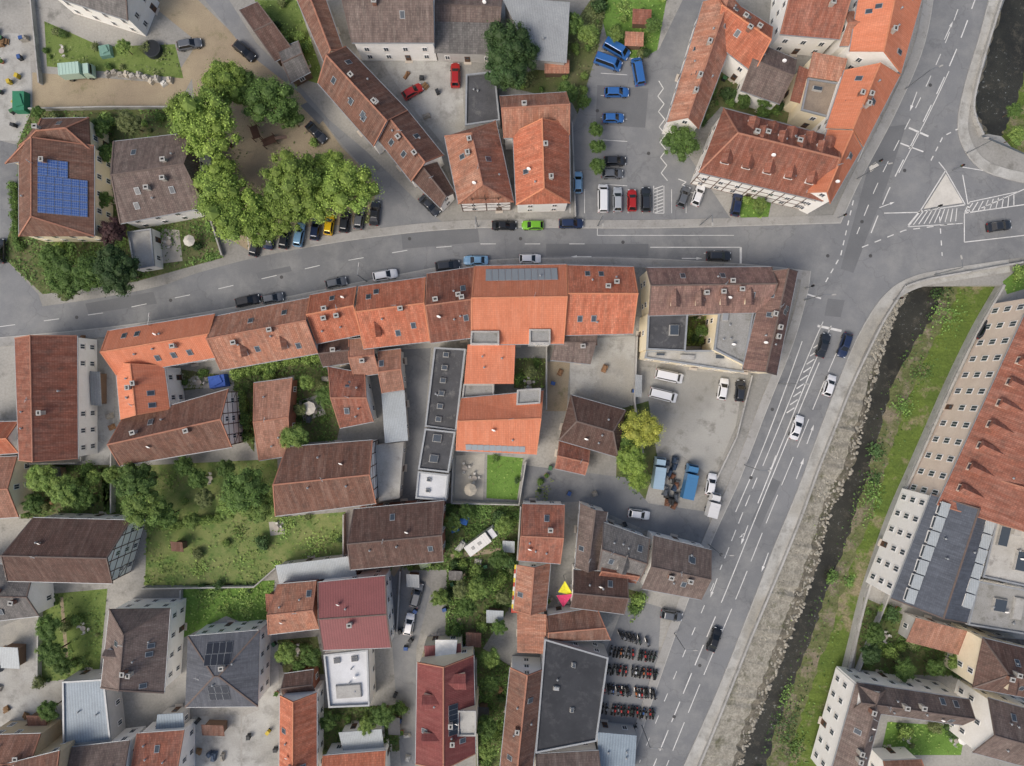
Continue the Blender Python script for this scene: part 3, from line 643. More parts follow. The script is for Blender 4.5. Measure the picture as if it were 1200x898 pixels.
sheet('paved_yard',A['light']+A['light2'],GM['light'],.004); sheet('sandy_path',A['sand'],GM['sand'],.008); sheet('gravel_yard',A['gravel'],GM['gravel'],.006)
LAWN=[(176,628),(300,612),(404,602),(404,650),(330,655),(300,684),(172,684)]
gard=[
 ([(52,25),(120,55),(205,52),(215,92),(55,78)],'grass',8,.3),
 ([(38,128),(205,128),(232,158),(246,262),(262,302),(160,330),(50,345),(2,300),(22,240),(20,170)],'dark',26,1.2),
 ([(225,92),(350,102),(400,172),(442,215),(434,262),(360,266),(292,294),(248,268),(232,160)],'sand',3,.12),
 ([(298,0),(348,0),(376,80),(372,98),(352,92)],'grass',7,.6),
 ([(586,100),(640,76),(692,0),(712,0),(700,60),(680,140),(670,120)],'dark',16,1.4),
 ([(700,0),(782,-5),(770,60),(745,72),(712,48)],'lush',8,1.),
 ([(838,60),(872,104),(912,124),(934,130),(940,100),(980,70),(982,160),(845,125),(822,150)],'dark',9,.9),
 ([(28,545),(128,545),(132,604),(24,608)],'dark',12,1.8),
 ([(118,548),(325,538),(328,606),(405,600),(405,652),(325,662),(300,686),(170,686),(172,622),(122,602)],'dry',16,.6),
 ([(205,432),(262,440),(272,450),(215,458)],'dark',4,1),
 ([(274,442),(380,418),(398,502),(395,516),(345,520),(345,440),(300,448),(298,530),(276,500)],'dark',18,1.8),
 ([(214,686),(322,680),(314,742),(265,722),(214,748)],'lush',5,1.5),
 ([(50,697),(126,690),(116,792),(44,800)],'grass',10,.6),
 ([(455,668),(522,590),(610,592),(604,700),(566,760),(600,782),(586,900),(558,900),(557,768),(522,742),(524,668),(470,668)],'dark',62,3.),
 ([(571,533),(613,537),(606,586),(570,584)],'lush',2,.2),
 ([(604,420),(640,420),(638,455),(602,455)],'dark',4,1.),
 ([(724,480),(760,470),(770,535),(755,590),(722,560)],'dark',4,.8),
 ([(1012,700),(1062,722),(1140,742),(1142,792),(1000,790)],'dark',16,1.4),
 ([(1040,846),(1132,852),(1126,885),(1032,885)],'lush',6,.4),
 ([(325,750),(372,746),(380,790),(332,788)],'dark',6,1.2),
 ([(374,830),(470,826),(468,880),(374,880)],'dark',10,1.4),
 ([(630,560),(650,558),(640,592),(625,590)],'dark',2,.8),
 ([(804,366),(838,366),(836,406),(802,406)],'dark',5,1.),
 ([(735,690),(752,695),(742,730),(735,730)],'dark',3,1.),
 ([(862,228),(905,232),(900,256),(868,256)],'lush',4,.8),
 ([(1175,330),(1200,310),(1230,330),(1180,345)],'lush',2,.5),
]
for i,(p,m,ns,td) in enumerate(gard): 
    o=sheet('garden_ground',[p],GM[m],.012)
sheet('garden_lawn',[LAWN],GM['dry'],.016)
sheet('patio_paving',[[(535,534),(568,532),(566,586),(532,584)],[(205,455),(228,440),(262,446),(262,455)],[(190,268),(210,270),(214,306),(180,310)],[(350,470),(375,462),(382,486),(356,494)],[(315,612),(332,610),(334,626),(317,628)],[(505,742),(540,740),(540,756),(507,758)]],GM['patio'],.018)
sheet('garden_path',[[(455,670),(500,600),(506,602),(462,676)],[(528,650),(600,640),(600,645),(528,656)],[(538,660),(546,660),(538,760),(530,758)],[(70,700),(74,700),(82,790),(78,790)]],GM['sand'],.0175)
mainL=dens([(1099,-40),(1084,50),(1050,132),(1008,212),(985,262)],6); mainL2=dens([(950,318),(946,345),(930,402),(900,477),(868,560),(838,626),(808,700),(772,800),(728,930)],6)
mainR=dens([(1148+20,-40),(1148,40),(1130,100),(1122,150),(1136,186),(1165,206),(1225,220)],6)
mainR2=dens([(1225,298),(1130,312),(1070,324),(1036,346),(1008,388),(984,442),(960,505),(934,575),(905,645),(880,710),(838,815),(786,930)],6)
westT=dens([(-30,370),(100,352),(185,336),(232,320),(300,302),(380,287),(450,277),(520,270),(600,267),(760,268),(985,262)],5)
westB=dens([(-30,398),(130,383),(250,364),(340,347),(450,325),(560,306),(665,302),(760,303),(880,310),(950,318)],5)
t2=lambda l:[(p.x,p.y) for p in l]
road=t2(mainL)+t2(mainL2)+t2(mainR2)[::-1]+t2(mainR)[::-1]
sheet('main_road',[road],GM['asph'],.02)
sheet('side_street',[t2(westT)+t2(westB)[::-1]],GM['asph'],.0225)
sheet('lane',[[(232,-10),(262,-10),(300,50),(352,102),(385,140),(430,178),(485,232),(520,262),(525,275),(455,282),(440,258),(442,215),(400,168),(352,110),(290,62)]],GM['asph'],.0145)
sheet('lane',[[(466,410),(505,408),(490,590),(460,590),(480,515),(476,440)],[(455,665),(480,665),(505,690),(488,760),(486,900),(470,900),(460,760)],[(0,165),(20,170),(22,240),(2,300),(45,345),(50,360),(0,368)],[(612,545),(735,560),(760,590),(830,600),(835,640),(765,625),(680,588),(612,590)],[(735,700),(775,712),(765,860),(700,860),(705,775)]],GM['asph'],.0145)
sheet('car_park',[[(672,268),(672,150),(700,60),(745,72),(772,58),(800,0),(826,0),(783,140),(795,165),(822,205),(860,262),(860,268)]],GM['asph'],.0165)
sheet('tarmac_patch',[[(470,272),(560,268),(562,284),(472,292)],[(1030,150),(1062,146),(1040,215),(1000,320),(985,315)],[(640,286),(760,286),(760,300),(640,300)],[(880,610),(905,560),(915,565),(890,620)],[(700,100),(760,104),(756,150),(698,146)],[(100,356),(180,342),(184,356),(104,368)],[(820,770),(830,745),(838,748),(828,774)],[(970,350),(990,352),(985,372),(966,370)],[(300,320),(340,312),(342,318),(303,327)],[(360,120),(380,140),(374,146),(352,124)]],GM['asph2'],.0265)
hk=[0]
def strip_slab(pl,d0,d1,name,h=.12,mat='pave'):
    hk[0]+=1; h+=hk[0]*.006
    mb=MB(); P=[W(p[0],p[1]) for p in pl]; n=len(P); a=[];b=[];c=[]
    for i in range(n):
        u=(P[min(i+1,n-1)]-P[max(i-1,0)]).normalized(); nn=Vector((-u.y,u.x,0)); sg=1 if d1>d0 else -1
        a.append(P[i]+nn*(d0+sg*.16));b.append(P[i]+nn*d1);c.append(P[i]+nn*d0)
    Z=Vector((0,0,h))
    for i in range(n-1):
        mb.face([a[i]+Z,a[i+1]+Z,b[i+1]+Z,b[i]+Z],0)
        mb.face([c[i]+Z,c[i+1]+Z,a[i+1]+Z,a[i]+Z],1)
        for L in (c,b): mb.face([L[i],L[i+1],L[i+1]+Z,L[i]+Z],1)
    o=mb.obj(name,[GM[mat],M_kerb]); o['kind']='structure'; return o
strip_slab(westT[24:],0,1.6,'pavement'); strip_slab(westB,0,-1.8,'pavement')
strip_slab(mainL,0,-1.9,'pavement'); strip_slab(mainL2,0,-1.7,'pavement')
strip_slab(mainR,0,1.9,'pavement',mat='light'); strip_slab(mainR2[3:],0,2.4,'pavement',mat='light')
def slab(poly,h,name,mat,side=M_kerb):
    mb=MB(); mb.prism([W(*p) for p in poly],0,h,0,1); o=mb.obj(name,[mat,side]); o['kind']='structure'
slab([(1108,204),(1128,238),(1082,245)],.12,'traffic_island',M_isl)
slab([(1018,196),(1026,190),(1030,194),(1020,202)],.1,'traffic_island',M_isl)
def wallthing(pl,h,th,mat,label,name='garden_wall',cat='wall'):
    mb=MB(); P=[W(p[0],p[1]) for p in pl]; n=len(P);a=[];b=[]
    for i in range(n):
        u=(P[min(i+1,n-1)]-P[max(i-1,0)]).normalized(); nn=Vector((-u.y,u.x,0)); a.append(P[i]-nn*th/2);b.append(P[i]+nn*th/2)
    c=sum(P,Vector())/n; Z=Vector((0,0,h))
    vs=[];fs=[]
    for k in range(n): vs+=[a[k],b[k],b[k]+Z,a[k]+Z]
    for k in range(n-1):
        p=4*k;q=p+4
        for j in range(4): fs.append((p+j,p+(j+1)%4,q+(j+1)%4,q+j))
    fs+=[(0,1,2,3),(4*n-4,4*n-3,4*n-2,4*n-1)]
    mb.solid(vs,fs,0)
    o=mb.obj(name,[mat],None,c); top(o,label,cat); return o
wallthing([(p.x-1,p.y) for p in dens(Ls[0],4)],.9,.35,M_conc,'long low concrete parapet wall above the river','parapet_wall')
wallthing(t2(dens([(1225,303),(1130,320),(1085,328),(1060,336)],4)),.9,.35,M_conc,'curved concrete bridge parapet wall','parapet_wall')
wallthing([(p.x-1,p.y) for p in dens(U[0],4)],.9,.35,M_conc,'curved concrete parapet wall beside the river','parapet_wall')
wallthing([(600+p.x/S+2,449-p.y/S) for p in A1[::2]],.5,.4,M_conc,'long concrete retaining wall coping above river bank','retaining_wall')
GW=[([(22,543),(94,542)],1.6),([(530,588),(608,590),(616,540)],1.8),([(532,535),(530,588)],1.8),([(745,395),(742,470),(752,530)],1.6),([(170,688),(300,686),(325,664)],1.2),([(214,690),(214,750)],1.),([(135,520),(135,600)],1.5),([(880,440),(862,512),(838,562)],.8),([(640,395),(640,480)],1.6),([(262,300),(250,262),(236,160)],1.),([(38,130),(130,128),(205,128)],1.2),([(610,592),(606,655)],1.6),([(404,602),(404,650)],1.3),([(50,690),(48,800)],1.2),([(470,668),(466,740)],1.1),([(558,770),(560,898)],1.3),([(670,145),(674,255)],1.),([(1000,790),(1040,690)],1.4),([(40,0),(50,100)],1.2),([(98,396),(98,540)],1.)]
for pl,h in GW: wallthing(pl,h,.25,M_conc,'grey rendered garden wall between plots')
# ---------------------------------------------------------------- markings
mk=MB(); ZM=.034
def line(pl,w=.2):
    P=[W(p[0],p[1]) for p in pl]
    for i in range(len(P)-1):
        u=(P[i+1]-P[i]);
        if u.length<.01: continue
        u.normalize(); nn=Vector((-u.y,u.x,0))*w/2; Z=Vector((0,0,ZM))
        mk.face([P[i]-nn+Z,P[i+1]-nn+Z,P[i+1]+nn+Z,P[i]+nn+Z])
def dash(pl,w=.2,d=18,g=18):
    pts=[Vector((p[0],p[1])) for p in pl]; acc=0
    for i in range(len(pts)-1):
        L=(pts[i+1]-pts[i]).length;u=(pts[i+1]-pts[i])/max(L,1e-6); t=0
        while t<L:
            ph=acc%(d+g)
            if ph<d: st=min(d-ph,L-t); line([pts[i]+u*t,pts[i]+u*(t+st)],w)
            else: st=min(d+g-ph,L-t)
            st=max(st,.01); t+=st;acc+=st
def shift(pl,d):
    out=[];n=len(pl)
    for i in range(n):
        a=Vector(pl[max(i-1,0)]);b=Vector(pl[min(i+1,n-1)]);u=(b-a).normalized(); out.append((pl[i][0]-u.y*d,pl[i][1]+u.x*d))
    return out
def poly(pts): mk.face([W(p[0],p[1])+Vector((0,0,ZM+.002)) for p in pts])
cl=t2(dens([(992,352),(960,425),(925,510),(890,595),(852,690),(810,790),(765,900)],6))
line(cl[6:26],.17); dash(cl[26:],.18,26,10); 
line(t2(dens([(974,382),(948,440),(918,515),(888,590)],5)),.18); line(t2(dens([(940,400),(915,470),(890,535),(862,600)],5)),.16)
line(shift(cl,15)[3:16],.15); dash(shift(cl,16)[16:24],.16,14,8); dash(shift(cl,17)[24:],.14,10,18); dash(shift(cl,-14)[4:],.15,36,12)
line(shift(t2(mainR2[18:]),-4),.15); line(shift(t2(mainL2[4:]),4),.13)
for a in range(9):
    x,y=953-a*3.9,402+a*9.5; line([(x,y+6),(x+9,y)],.2)
line([(958,382),(986,388)],.45); line([(946,345),(962,350)],.3)
ul=t2(dens([(1146,-10),(1120,60),(1088,130),(1045,215),(1018,280)],6))
dash(ul,.2,22,14); dash(shift(ul,15),.15,14,14); line(shift(ul,-2)[8:18],.15)
line(shift(t2(mainL[:-4]),4),.14)
line([(1065,150),(1088,160)],.35); line([(1055,168),(1082,178)],.25); line([(1005,190),(1022,150),(1040,118)],.15)
dash([(1000,235),(985,300),(965,335)],.2,6,6)
dash([(0,383),(120,367),(250,340),(380,310),(480,293),(560,286),(700,286)],.12,18,34)
line([(762,290),(868,290)],.16); line([(868,290),(868,311)],.4); line([(700,268),(700,276),(860,276)],.1)
for seg in ([(1128,205),(1136,250)],[(1130,250),(1200,240)],[(1130,284),(1200,276)],[(1130,250),(1130,284)],[(1036,250),(1078,249)],[(1150,244),(1200,222)],[(1100,190),(1108,200)]): line(seg,.18)
for i in range(10): line([(1064+i*6.2,264-i*.5),(1078+i*4.8,247-i*.3)],.17)
for i in range(9): line([(1132+i*7,249-i),(1140+i*6,238-i*1.2)],.17)
line([(1130,250),(1136,237),(1192,225)],.16)
line([(1064,266),(1128,262)],.16); line([(1064,266),(1080,246)],.16)
line([(1108,200),(1131,240),(1078,248),(1108,200)],.2)
dash([(1125,150),(1105,160),(1090,190)],.2,6,6); dash([(1100,240),(1104,300)],.2,6,8); line([(1128,196),(1200,208)],.15)
dash([(1010,290),(1060,270),(1120,262)],.18,8,8)
def arrow(x,y,ang,s=1.,turn=0):
    a=math.radians(ang);c,sn=math.cos(a),math.sin(a)
    def T(u,v): return (x+(u*c-v*sn)*s,y-(u*sn+v*c)*s)
    poly([T(-13,-.5),T(4,-.5),T(4,.5),T(-13,.5)]); poly([T(4,-1.7),T(11,0),T(4,1.7)])
    if turn: poly([T(-4,0),T(-2.8,0),T(1,turn*3),T(-.5,turn*3.4)]); poly([T(-1.5,turn*2.2),T(4,turn*5),T(1.8,turn*1.8)])
for a in [(938,548,70,1.1,0),(896,660,250,1,0),(872,628,250,1,-1),(1112,35,65,1,0),(680,301,180,1,0),(812,303,0,1,0),(835,297,0,.8,1),(950,508,70,1,0),(905,545,250,.9,0),(1040,240,20,.8,0),(1070,120,250,1,0),(836,690,250,1,0)]: arrow(*a)
for i in range(9): line([(668+i*17,222),(668+i*17,250)],.1)
for i in range(8): line([(766,222+i*4),(777,218+i*4)],.16)
line([(766,218),(766,250),(778,250),(778,218)],.12)
zz=[(772,95)]+[(772+(5 if i%2 else -2)+i*.4,95+i*9) for i in range(1,14)]; line(zz,.16)
zz=[(795,210)]+[(795+(6 if i%2 else -2)+i*3,210+i*3.5) for i in range(1,9)]; line(zz,.16)
for i in range(7): line([(704,60+i*26),(735,62+i*26)],.1)
for i in range(14): line([(292+i*11,296-i*2.6),(290+i*11,276-i*2.4)],.1)
o=mk.obj('road_markings',[GM['mark']]); o['kind']='structure'
mb=MB()
for (x,y) in [(480,280),(610,280),(730,284),(1010,260),(1020,300),(970,300),(905,480),(880,560),(845,650),(1060,200),(1090,100),(330,325),(200,352),(90,372),(820,780),(790,840),(700,130),(760,180)]:
    mb.cyl(Matrix.Translation(W(x,y)+Vector((0,0,.03))),.33,.33,0,.008,14)
o=mb.obj('manhole_covers',[flat('manhole_iron','4b4b4b',.6)]); o['kind']='structure'
# ---------------------------------------------------------------- TREES
def leafmat(name,a,b,k=1.2):
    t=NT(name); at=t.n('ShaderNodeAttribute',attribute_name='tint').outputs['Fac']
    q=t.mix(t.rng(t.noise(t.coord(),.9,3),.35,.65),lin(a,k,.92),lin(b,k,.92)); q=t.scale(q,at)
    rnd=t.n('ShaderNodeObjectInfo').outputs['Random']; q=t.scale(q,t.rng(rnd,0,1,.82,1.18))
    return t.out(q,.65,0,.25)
LM=dict(dark=leafmat('dark_foliage','42592f','36502a'),mid=leafmat('green_foliage','5a7534','4a652e'),lite=leafmat('light_green_foliage','7b9142','68853e'),
 yel=leafmat('yellow_green_foliage','a9aa40','8f9a3a'),olive=leafmat('olive_foliage','747f4c','636f42'),red=leafmat('purple_foliage','5a4040','4a3636'),park=leafmat('yellowish_park_foliage','7e9439','6a8436',1.25))
M_bark=gmat('tree_bark','6a5a4c','52453a',2,8,.3)
def leaves(seed,nl,nleaf,ls,lr=(.24,.4),cr=.62,zs=.8,core=True):
    rs=np.random.RandomState(seed)
    C=[];LR=[];LT=[]
    for i in range(nl):
        d=rs.normal(size=3); d/=np.linalg.norm(d); 
        if d[2]<-.25: d[2]*=-1
        rad=cr*(rs.uniform(.35,1.15)); C.append(d*rad*np.array([1,1,zs])); LR.append(rs.uniform(*lr)); LT.append(rs.uniform(.78,1.28))
    C=np.array(C);LR=np.array(LR);LT=np.array(LT)
    idx=rs.randint(0,nl,nleaf); d=rs.normal(size=(nleaf,3)); d[:,2]+=.35; d/=np.linalg.norm(d,axis=1)[:,None]
    pos=C[idx]+d*(LR[idx]*rs.uniform(.65,1.3,nleaf))[:,None]
    nrm=d+rs.normal(size=(nleaf,3))*.45; nrm/=np.linalg.norm(nrm,axis=1)[:,None]
    a=rs.normal(size=(nleaf,3)); t1=np.cross(nrm,a); t1/=np.linalg.norm(t1,axis=1)[:,None]; t2_=np.cross(nrm,t1)
    s=(ls*rs.uniform(.6,1.4,nleaf))[:,None]
    q=np.stack([pos-t1*s*.5,pos+t2_*s*.35,pos+t1*s*.6,pos-t2_*s*.35],1).reshape(-1,3)
    tint=LT[idx]*rs.uniform(.75,1.3,nleaf)
    F_=np.arange(nleaf*4).reshape(-1,4)
    verts=[tuple(v) for v in q]; faces=[tuple(f) for f in F_]; tt=list(tint)
    if core:
        bm=bmesh.new()
        for i in range(nl):
            bmesh.ops.create_icosphere(bm,subdivisions=1,radius=float(LR[i])*.72,matrix=Matrix.Translation(Vector(C[i].tolist())))
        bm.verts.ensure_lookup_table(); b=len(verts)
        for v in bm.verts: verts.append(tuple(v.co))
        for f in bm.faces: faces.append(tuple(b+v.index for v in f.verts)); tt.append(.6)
        bm.free()
    me=bpy.data.meshes.new('crown'); me.from_pydata(verts,[],faces)
    at=me.attributes.new('tint','FLOAT','FACE'); at.data.foreach_set('value',[float(x) for x in tt])
    me.materials.append(LM['mid']); return me
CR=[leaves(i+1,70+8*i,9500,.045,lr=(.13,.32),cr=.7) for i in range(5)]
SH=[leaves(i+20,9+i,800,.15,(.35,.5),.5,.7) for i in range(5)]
def trunkmesh(seed):
    rs=random.Random(seed); mb=MB(); mb.cyl(I4,.055,.035,-1.15,-.1,8)
    for i in range(6):
        a=i*1.05+rs.uniform(-.3,.3); M=Matrix.Translation((0,0,-.45+.05*i))@Matrix.Rotation(a,4,'Z')@Matrix.Rotation(rs.uniform(.5,1.1),4,'Y'); mb.cyl(M,.03,.008,0,.75,6)
    return mb.mesh('trunk',[M_bark])
TR=[trunkmesh(i) for i in range(3)]
def setmat(o,m):
    o.material_slots[0].link='OBJECT'; o.material_slots[0].material=m
TL={'dark':'tall dark green leafy tree','mid':'broad leafy green tree in garden','lite':'light green leafy garden tree','yel':'yellow green tree beside the yard','olive':'small olive green garden tree','red':'purple leaved small garden tree','park':'large yellowish green tree around playground'}
def tree(px,py,r,kind='mid'):
    rad=r*S*.97; hc=rad*1.35+.8
    p=W(px,py,hc); e=empty('tree',(p.x,p.y,0),TL[kind],'tree'); rs=R.uniform(0,6.28)
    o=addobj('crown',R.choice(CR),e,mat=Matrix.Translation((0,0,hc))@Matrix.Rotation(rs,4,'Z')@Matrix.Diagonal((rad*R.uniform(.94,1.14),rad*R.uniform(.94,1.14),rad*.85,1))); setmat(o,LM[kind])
    s=hc/1.15; addobj('trunk',R.choice(TR),e,mat=Matrix.Translation((0,0,hc))@Matrix.Diagonal((rad,rad,s,1)))
for t in [(244,148,44,'park'),(220,136,30,'park'),(264,100,32,'park'),(290,104,24,'mid'),(316,120,32,'mid'),(340,136,20,'mid'),(258,212,30,'park'),(272,246,40,'park'),(302,258,32,'park'),(344,212,38,'park'),(332,246,32,'park'),(368,234,30,'park'),(408,222,37,'park'),(388,200,24,'park'),
 (595,52,30,'dark'),(592,82,28,'dark'),(612,66,22,'dark'),(797,168,22,'mid'),(138,318,30,'dark'),(108,322,26,'mid'),(80,325,26,'mid'),(62,302,18,'mid'),(78,342,14,'olive'),(132,272,18,'red'),(152,144,17,'olive'),(118,150,14,'mid'),(126,180,12,'mid'),(120,235,12,'mid'),
 (160,566,28,'mid'),(168,594,26,'lite'),(196,604,16,'mid'),(288,574,28,'mid'),(302,594,22,'lite'),(232,560,14,'mid'),(240,584,14,'olive'),(215,545,13,'mid'),(346,515,20,'lite'),(268,595,14,'lite'),(225,610,12,'lite'),(132,556,13,'lite'),(265,550,13,'mid'),
 (752,502,23,'yel'),(740,540,20,'park'),(748,562,16,'park'),(736,518,14,'mid'),(75,575,20,'lite'),(50,560,18,'lite'),(98,582,16,'mid'),(40,590,14,'mid'),(110,560,10,'lite'),
 (58,735,17,'mid'),(62,765,18,'mid'),(74,780,12,'mid'),(58,832,14,'mid'),(690,42,15,'lite'),(672,28,14,'mid'),(665,108,14,'mid'),(684,120,10,'mid'),(700,172,11,'mid'),(700,195,11,'mid'),(698,152,10,'mid'),(896,118,12,'mid'),(872,118,11,'mid'),(765,30,10,'mid'),(722,40,10,'lite'),
 (335,765,14,'lite'),(365,768,14,'mid'),(350,780,10,'mid'),(450,838,14,'mid'),(430,850,12,'lite'),(385,845,12,'mid'),(505,640,14,'mid'),(530,612,13,'lite'),(560,690,15,'lite'),(585,655,13,'mid'),(590,700,10,'olive'),(575,770,14,'lite'),(575,800,13,'mid'),(570,850,16,'mid'),(590,615,13,'lite'),(545,600,10,'mid'),(515,700,12,'lite'),(585,735,11,'mid'),(540,690,11,'olive'),(572,880,12,'lite'),(490,625,11,'lite'),(548,712,12,'mid'),(1024,742,14,'mid'),(1020,765,14,'dark'),(1060,785,14,'mid'),(1095,782,12,'mid'),(1118,776,10,'lite'),(890,240,10,'lite'),(382,465,14,'mid'),(360,448,11,'lite'),(318,505,10,'mid'),(352,480,9,'olive'),(248,90,9,'mid'),(145,55,10,'lite'),(45,132,9,'mid'),(1192,160,12,'lite'),(1188,130,10,'mid'),(822,388,9,'mid'),(622,436,9,'olive')]:
    tree(*t)
SL={'dark':'dark green shrub in garden','mid':'green leafy shrub in garden','lite':'light green shrub in garden','olive':'olive green shrub in garden','red':'purple leaved shrub in garden','yel':'yellow green shrub in garden'}
def shrub(px,py,r,kind='mid'):
    p=W(px,py); o=addobj('shrub',R.choice(SH),mat=Matrix.Translation((p.x,p.y,r*.45))@Matrix.Rotation(R.uniform(0,6.28),4,'Z')@Matrix.Diagonal((r,r,r*.9,1))); setmat(o,LM[kind])
    top(o,SL[kind],'shrub','shrubs in the gardens')
def free(x,y,p):
    w=W(x,y); return inpoly(x,y,p) and not any(inpoly(w.x,w.y,g) for g in FP)
for (p,m,ns,td) in gard:
    xs=[q[0] for q in p];ys=[q[1] for q in p];n=0;tries=0
    while n<ns and tries<400:
        tries+=1; x=R.uniform(min(xs),max(xs));y=R.uniform(min(ys),max(ys))
        if not free(x,y,p): continue
        if inpoly(x,y,LAWN) and R.random()<.85: continue
        if (x-565)**2+(y-631)**2<26**2: continue
        shrub(x,y,R.choice((.6,.8,1.,1.3,1.7))*R.uniform(.8,1.2),R.choice(('mid','mid','lite','lite','olive','dark'))); n+=1
def hedge(pl,r,kind,gap=.9):
    for a,b in zip(pl[:-1],pl[1:]):
        a=Vector(a);b=Vector(b);n=max(1,int((b-a).length*S/(r*gap)))
        for i in range(n): q=a.lerp(b,(i+.5)/n); shrub(q.x,q.y,r*R.uniform(.85,1.15),kind)
hedge([(18,215),(22,290)],1.1,'mid',1.2); hedge([(275,440),(330,425),(378,418)],1.6,'lite',1.); hedge([(845,112),(905,118)],1.5,'dark'); hedge([(190,618),(262,606)],1.2,'lite',1.1); hedge([(284,460),(286,495)],1.6,'lite')
def tufts(pol,n,kind,z=0.,size=.4,name='undergrowth',hh=.5):
    rs=random.Random(n); xs=[q[0] for q in pol];ys=[q[1] for q in pol]; vs=[];fs=[];tt=[]
    k=0
    cl=[(rs.uniform(min(xs),max(xs)),rs.uniform(min(ys),max(ys)),rs.uniform(3,12),rs.uniform(.65,1.45),rs.uniform(.4,1.6)) for _ in range(max(6,n//110))]
    for _ in range(n*3):
        if k>=n: break
        hk_=1.
        if rs.random()<.75: c=rs.choice(cl); x=rs.gauss(c[0],c[2]);y=rs.gauss(c[1],c[2]);tn=c[3];hk_=c[4]
        else: x=rs.uniform(min(xs),max(xs));y=rs.uniform(min(ys),max(ys));tn=1
        if not inpoly(x,y,pol): continue
        w=W(x,y)
        if z==0 and any(inpoly(w.x,w.y,g) for g in FP): continue
        k+=1; h=z+rs.uniform(.05,hh)*hk_; s=size*rs.uniform(.5,1.3)
        n_=Vector((rs.uniform(-.7,.7),rs.uniform(-.7,.7),1)).normalized(); a=n_.cross(Vector((rs.uniform(-1,1),rs.uniform(-1,1),.1))).normalized(); b=n_.cross(a)
        c=Vector((w.x,w.y,h)); i=len(vs); vs+=[tuple(c-a*s*.5),tuple(c+b*s*.35),tuple(c+a*s*.6),tuple(c-b*s*.35)]; fs.append((i,i+1,i+2,i+3)); tt.append(tn*rs.uniform(.6,1.4))
    me=bpy.data.meshes.new(name); me.from_pydata(vs,[],fs); at=me.attributes.new('tint','FLOAT','FACE'); at.data.foreach_set('value',tt); me.materials.append(LM[kind])
    o=addobj(name,me); o['kind']='stuff'; top(o,'low leafy garden plants and weeds','plants')
for i,(p,m,ns,td) in enumerate(gard):
    ar=abs(area([W(*q) for q in p])); n=int(ar*td*5)
    if n>20: tufts(p,min(n,8000),'lite' if m in('lush','dry') else R.choice(('mid','lite','mid','olive')))
bank=[(a,y) for a,y in zip(l3,yy)]+[(a-4,y) for a,y in zip(l5,yy)][::-1]
tufts(bank,4800,'mid',-2.25,.4,'bank_vegetation'); tufts([(a-4,y) for a,y in zip(l3,yy)]+[(a+4,y) for a,y in zip(l4,yy)][::-1],3000,'dark',-2.45,.4,'bank_vegetation')
tufts([(a,y) for a,y in zip(l0,yy)]+[(a,y) for a,y in zip(l2,yy)][::-1],700,'olive',-1.9,.35,'bank_vegetation')
rs=random.Random(5); bm=bmesh.new()
for i in range(2000):
    k=rs.uniform(0,len(yy)-1.001); j=int(k);f=k-j; y=yy[j]*(1-f)+yy[j+1]*f
    a=l0[j]*(1-f)+l0[j+1]*f; b=l2[j]*(1-f)+l2[j+1]*f+2
    t=rs.random()**.8
    x=a+(b-a)*t; h=-.1-2.65*t
    w=W(x,y,h); s=rs.uniform(.1,.36)
    M=Matrix.Translation(w)@Matrix.Rotation(rs.uniform(0,6),4,'Z')@Matrix.Diagonal((s*rs.uniform(.8,1.6),s,s*.6,1))
    bmesh.ops.create_icosphere(bm,subdivisions=1,radius=1,matrix=M)
me=bpy.data.meshes.new('bank_stones'); bm.to_mesh(me); bm.free(); me.materials.append(gmat('river_stone','aaa69a','8c887d',.8,6,.25)); o=addobj('bank_stones',me); o['kind']='stuff'; top(o,'loose grey stones on the river bank','stones')
# ---------------------------------------------------------------- VEHICLES
M_tyre=flat('tyre_rubber','1c1c1c',.9); M_rim=flat('wheel_rim','9a9a9a',.3,.8); M_hl=NT('headlight_glass').out(lin('d5dade'),.1,0,.8); M_tl=NT('taillight_red').out(lin('8c1a18'),.2,0,.6)
M_cg=NT('car_glass').out(lin('15191d'),.06,0,.7); M_trim=flat('black_trim','202020',.6)
PA={}
def paint(hx):
    if hx not in PA:
        t=NT('car_paint'); t.out(lin(hx),.28,.15,.5); t.b.inputs['Coat Weight'].default_value=.6; t.b.inputs['Coat Roughness'].default_value=.05; PA[hx]=t.m
    return PA[hx]
mb=MB(); Mx=Matrix.Rotation(math.pi/2,4,'X'); mb.cyl(Mx,.33,.33,-.11,.11,18,0); mb.cyl(Mx,.2,.2,-.118,.118,12,1)
ME_wh=mb.mesh('wheel',[M_tyre,M_rim])
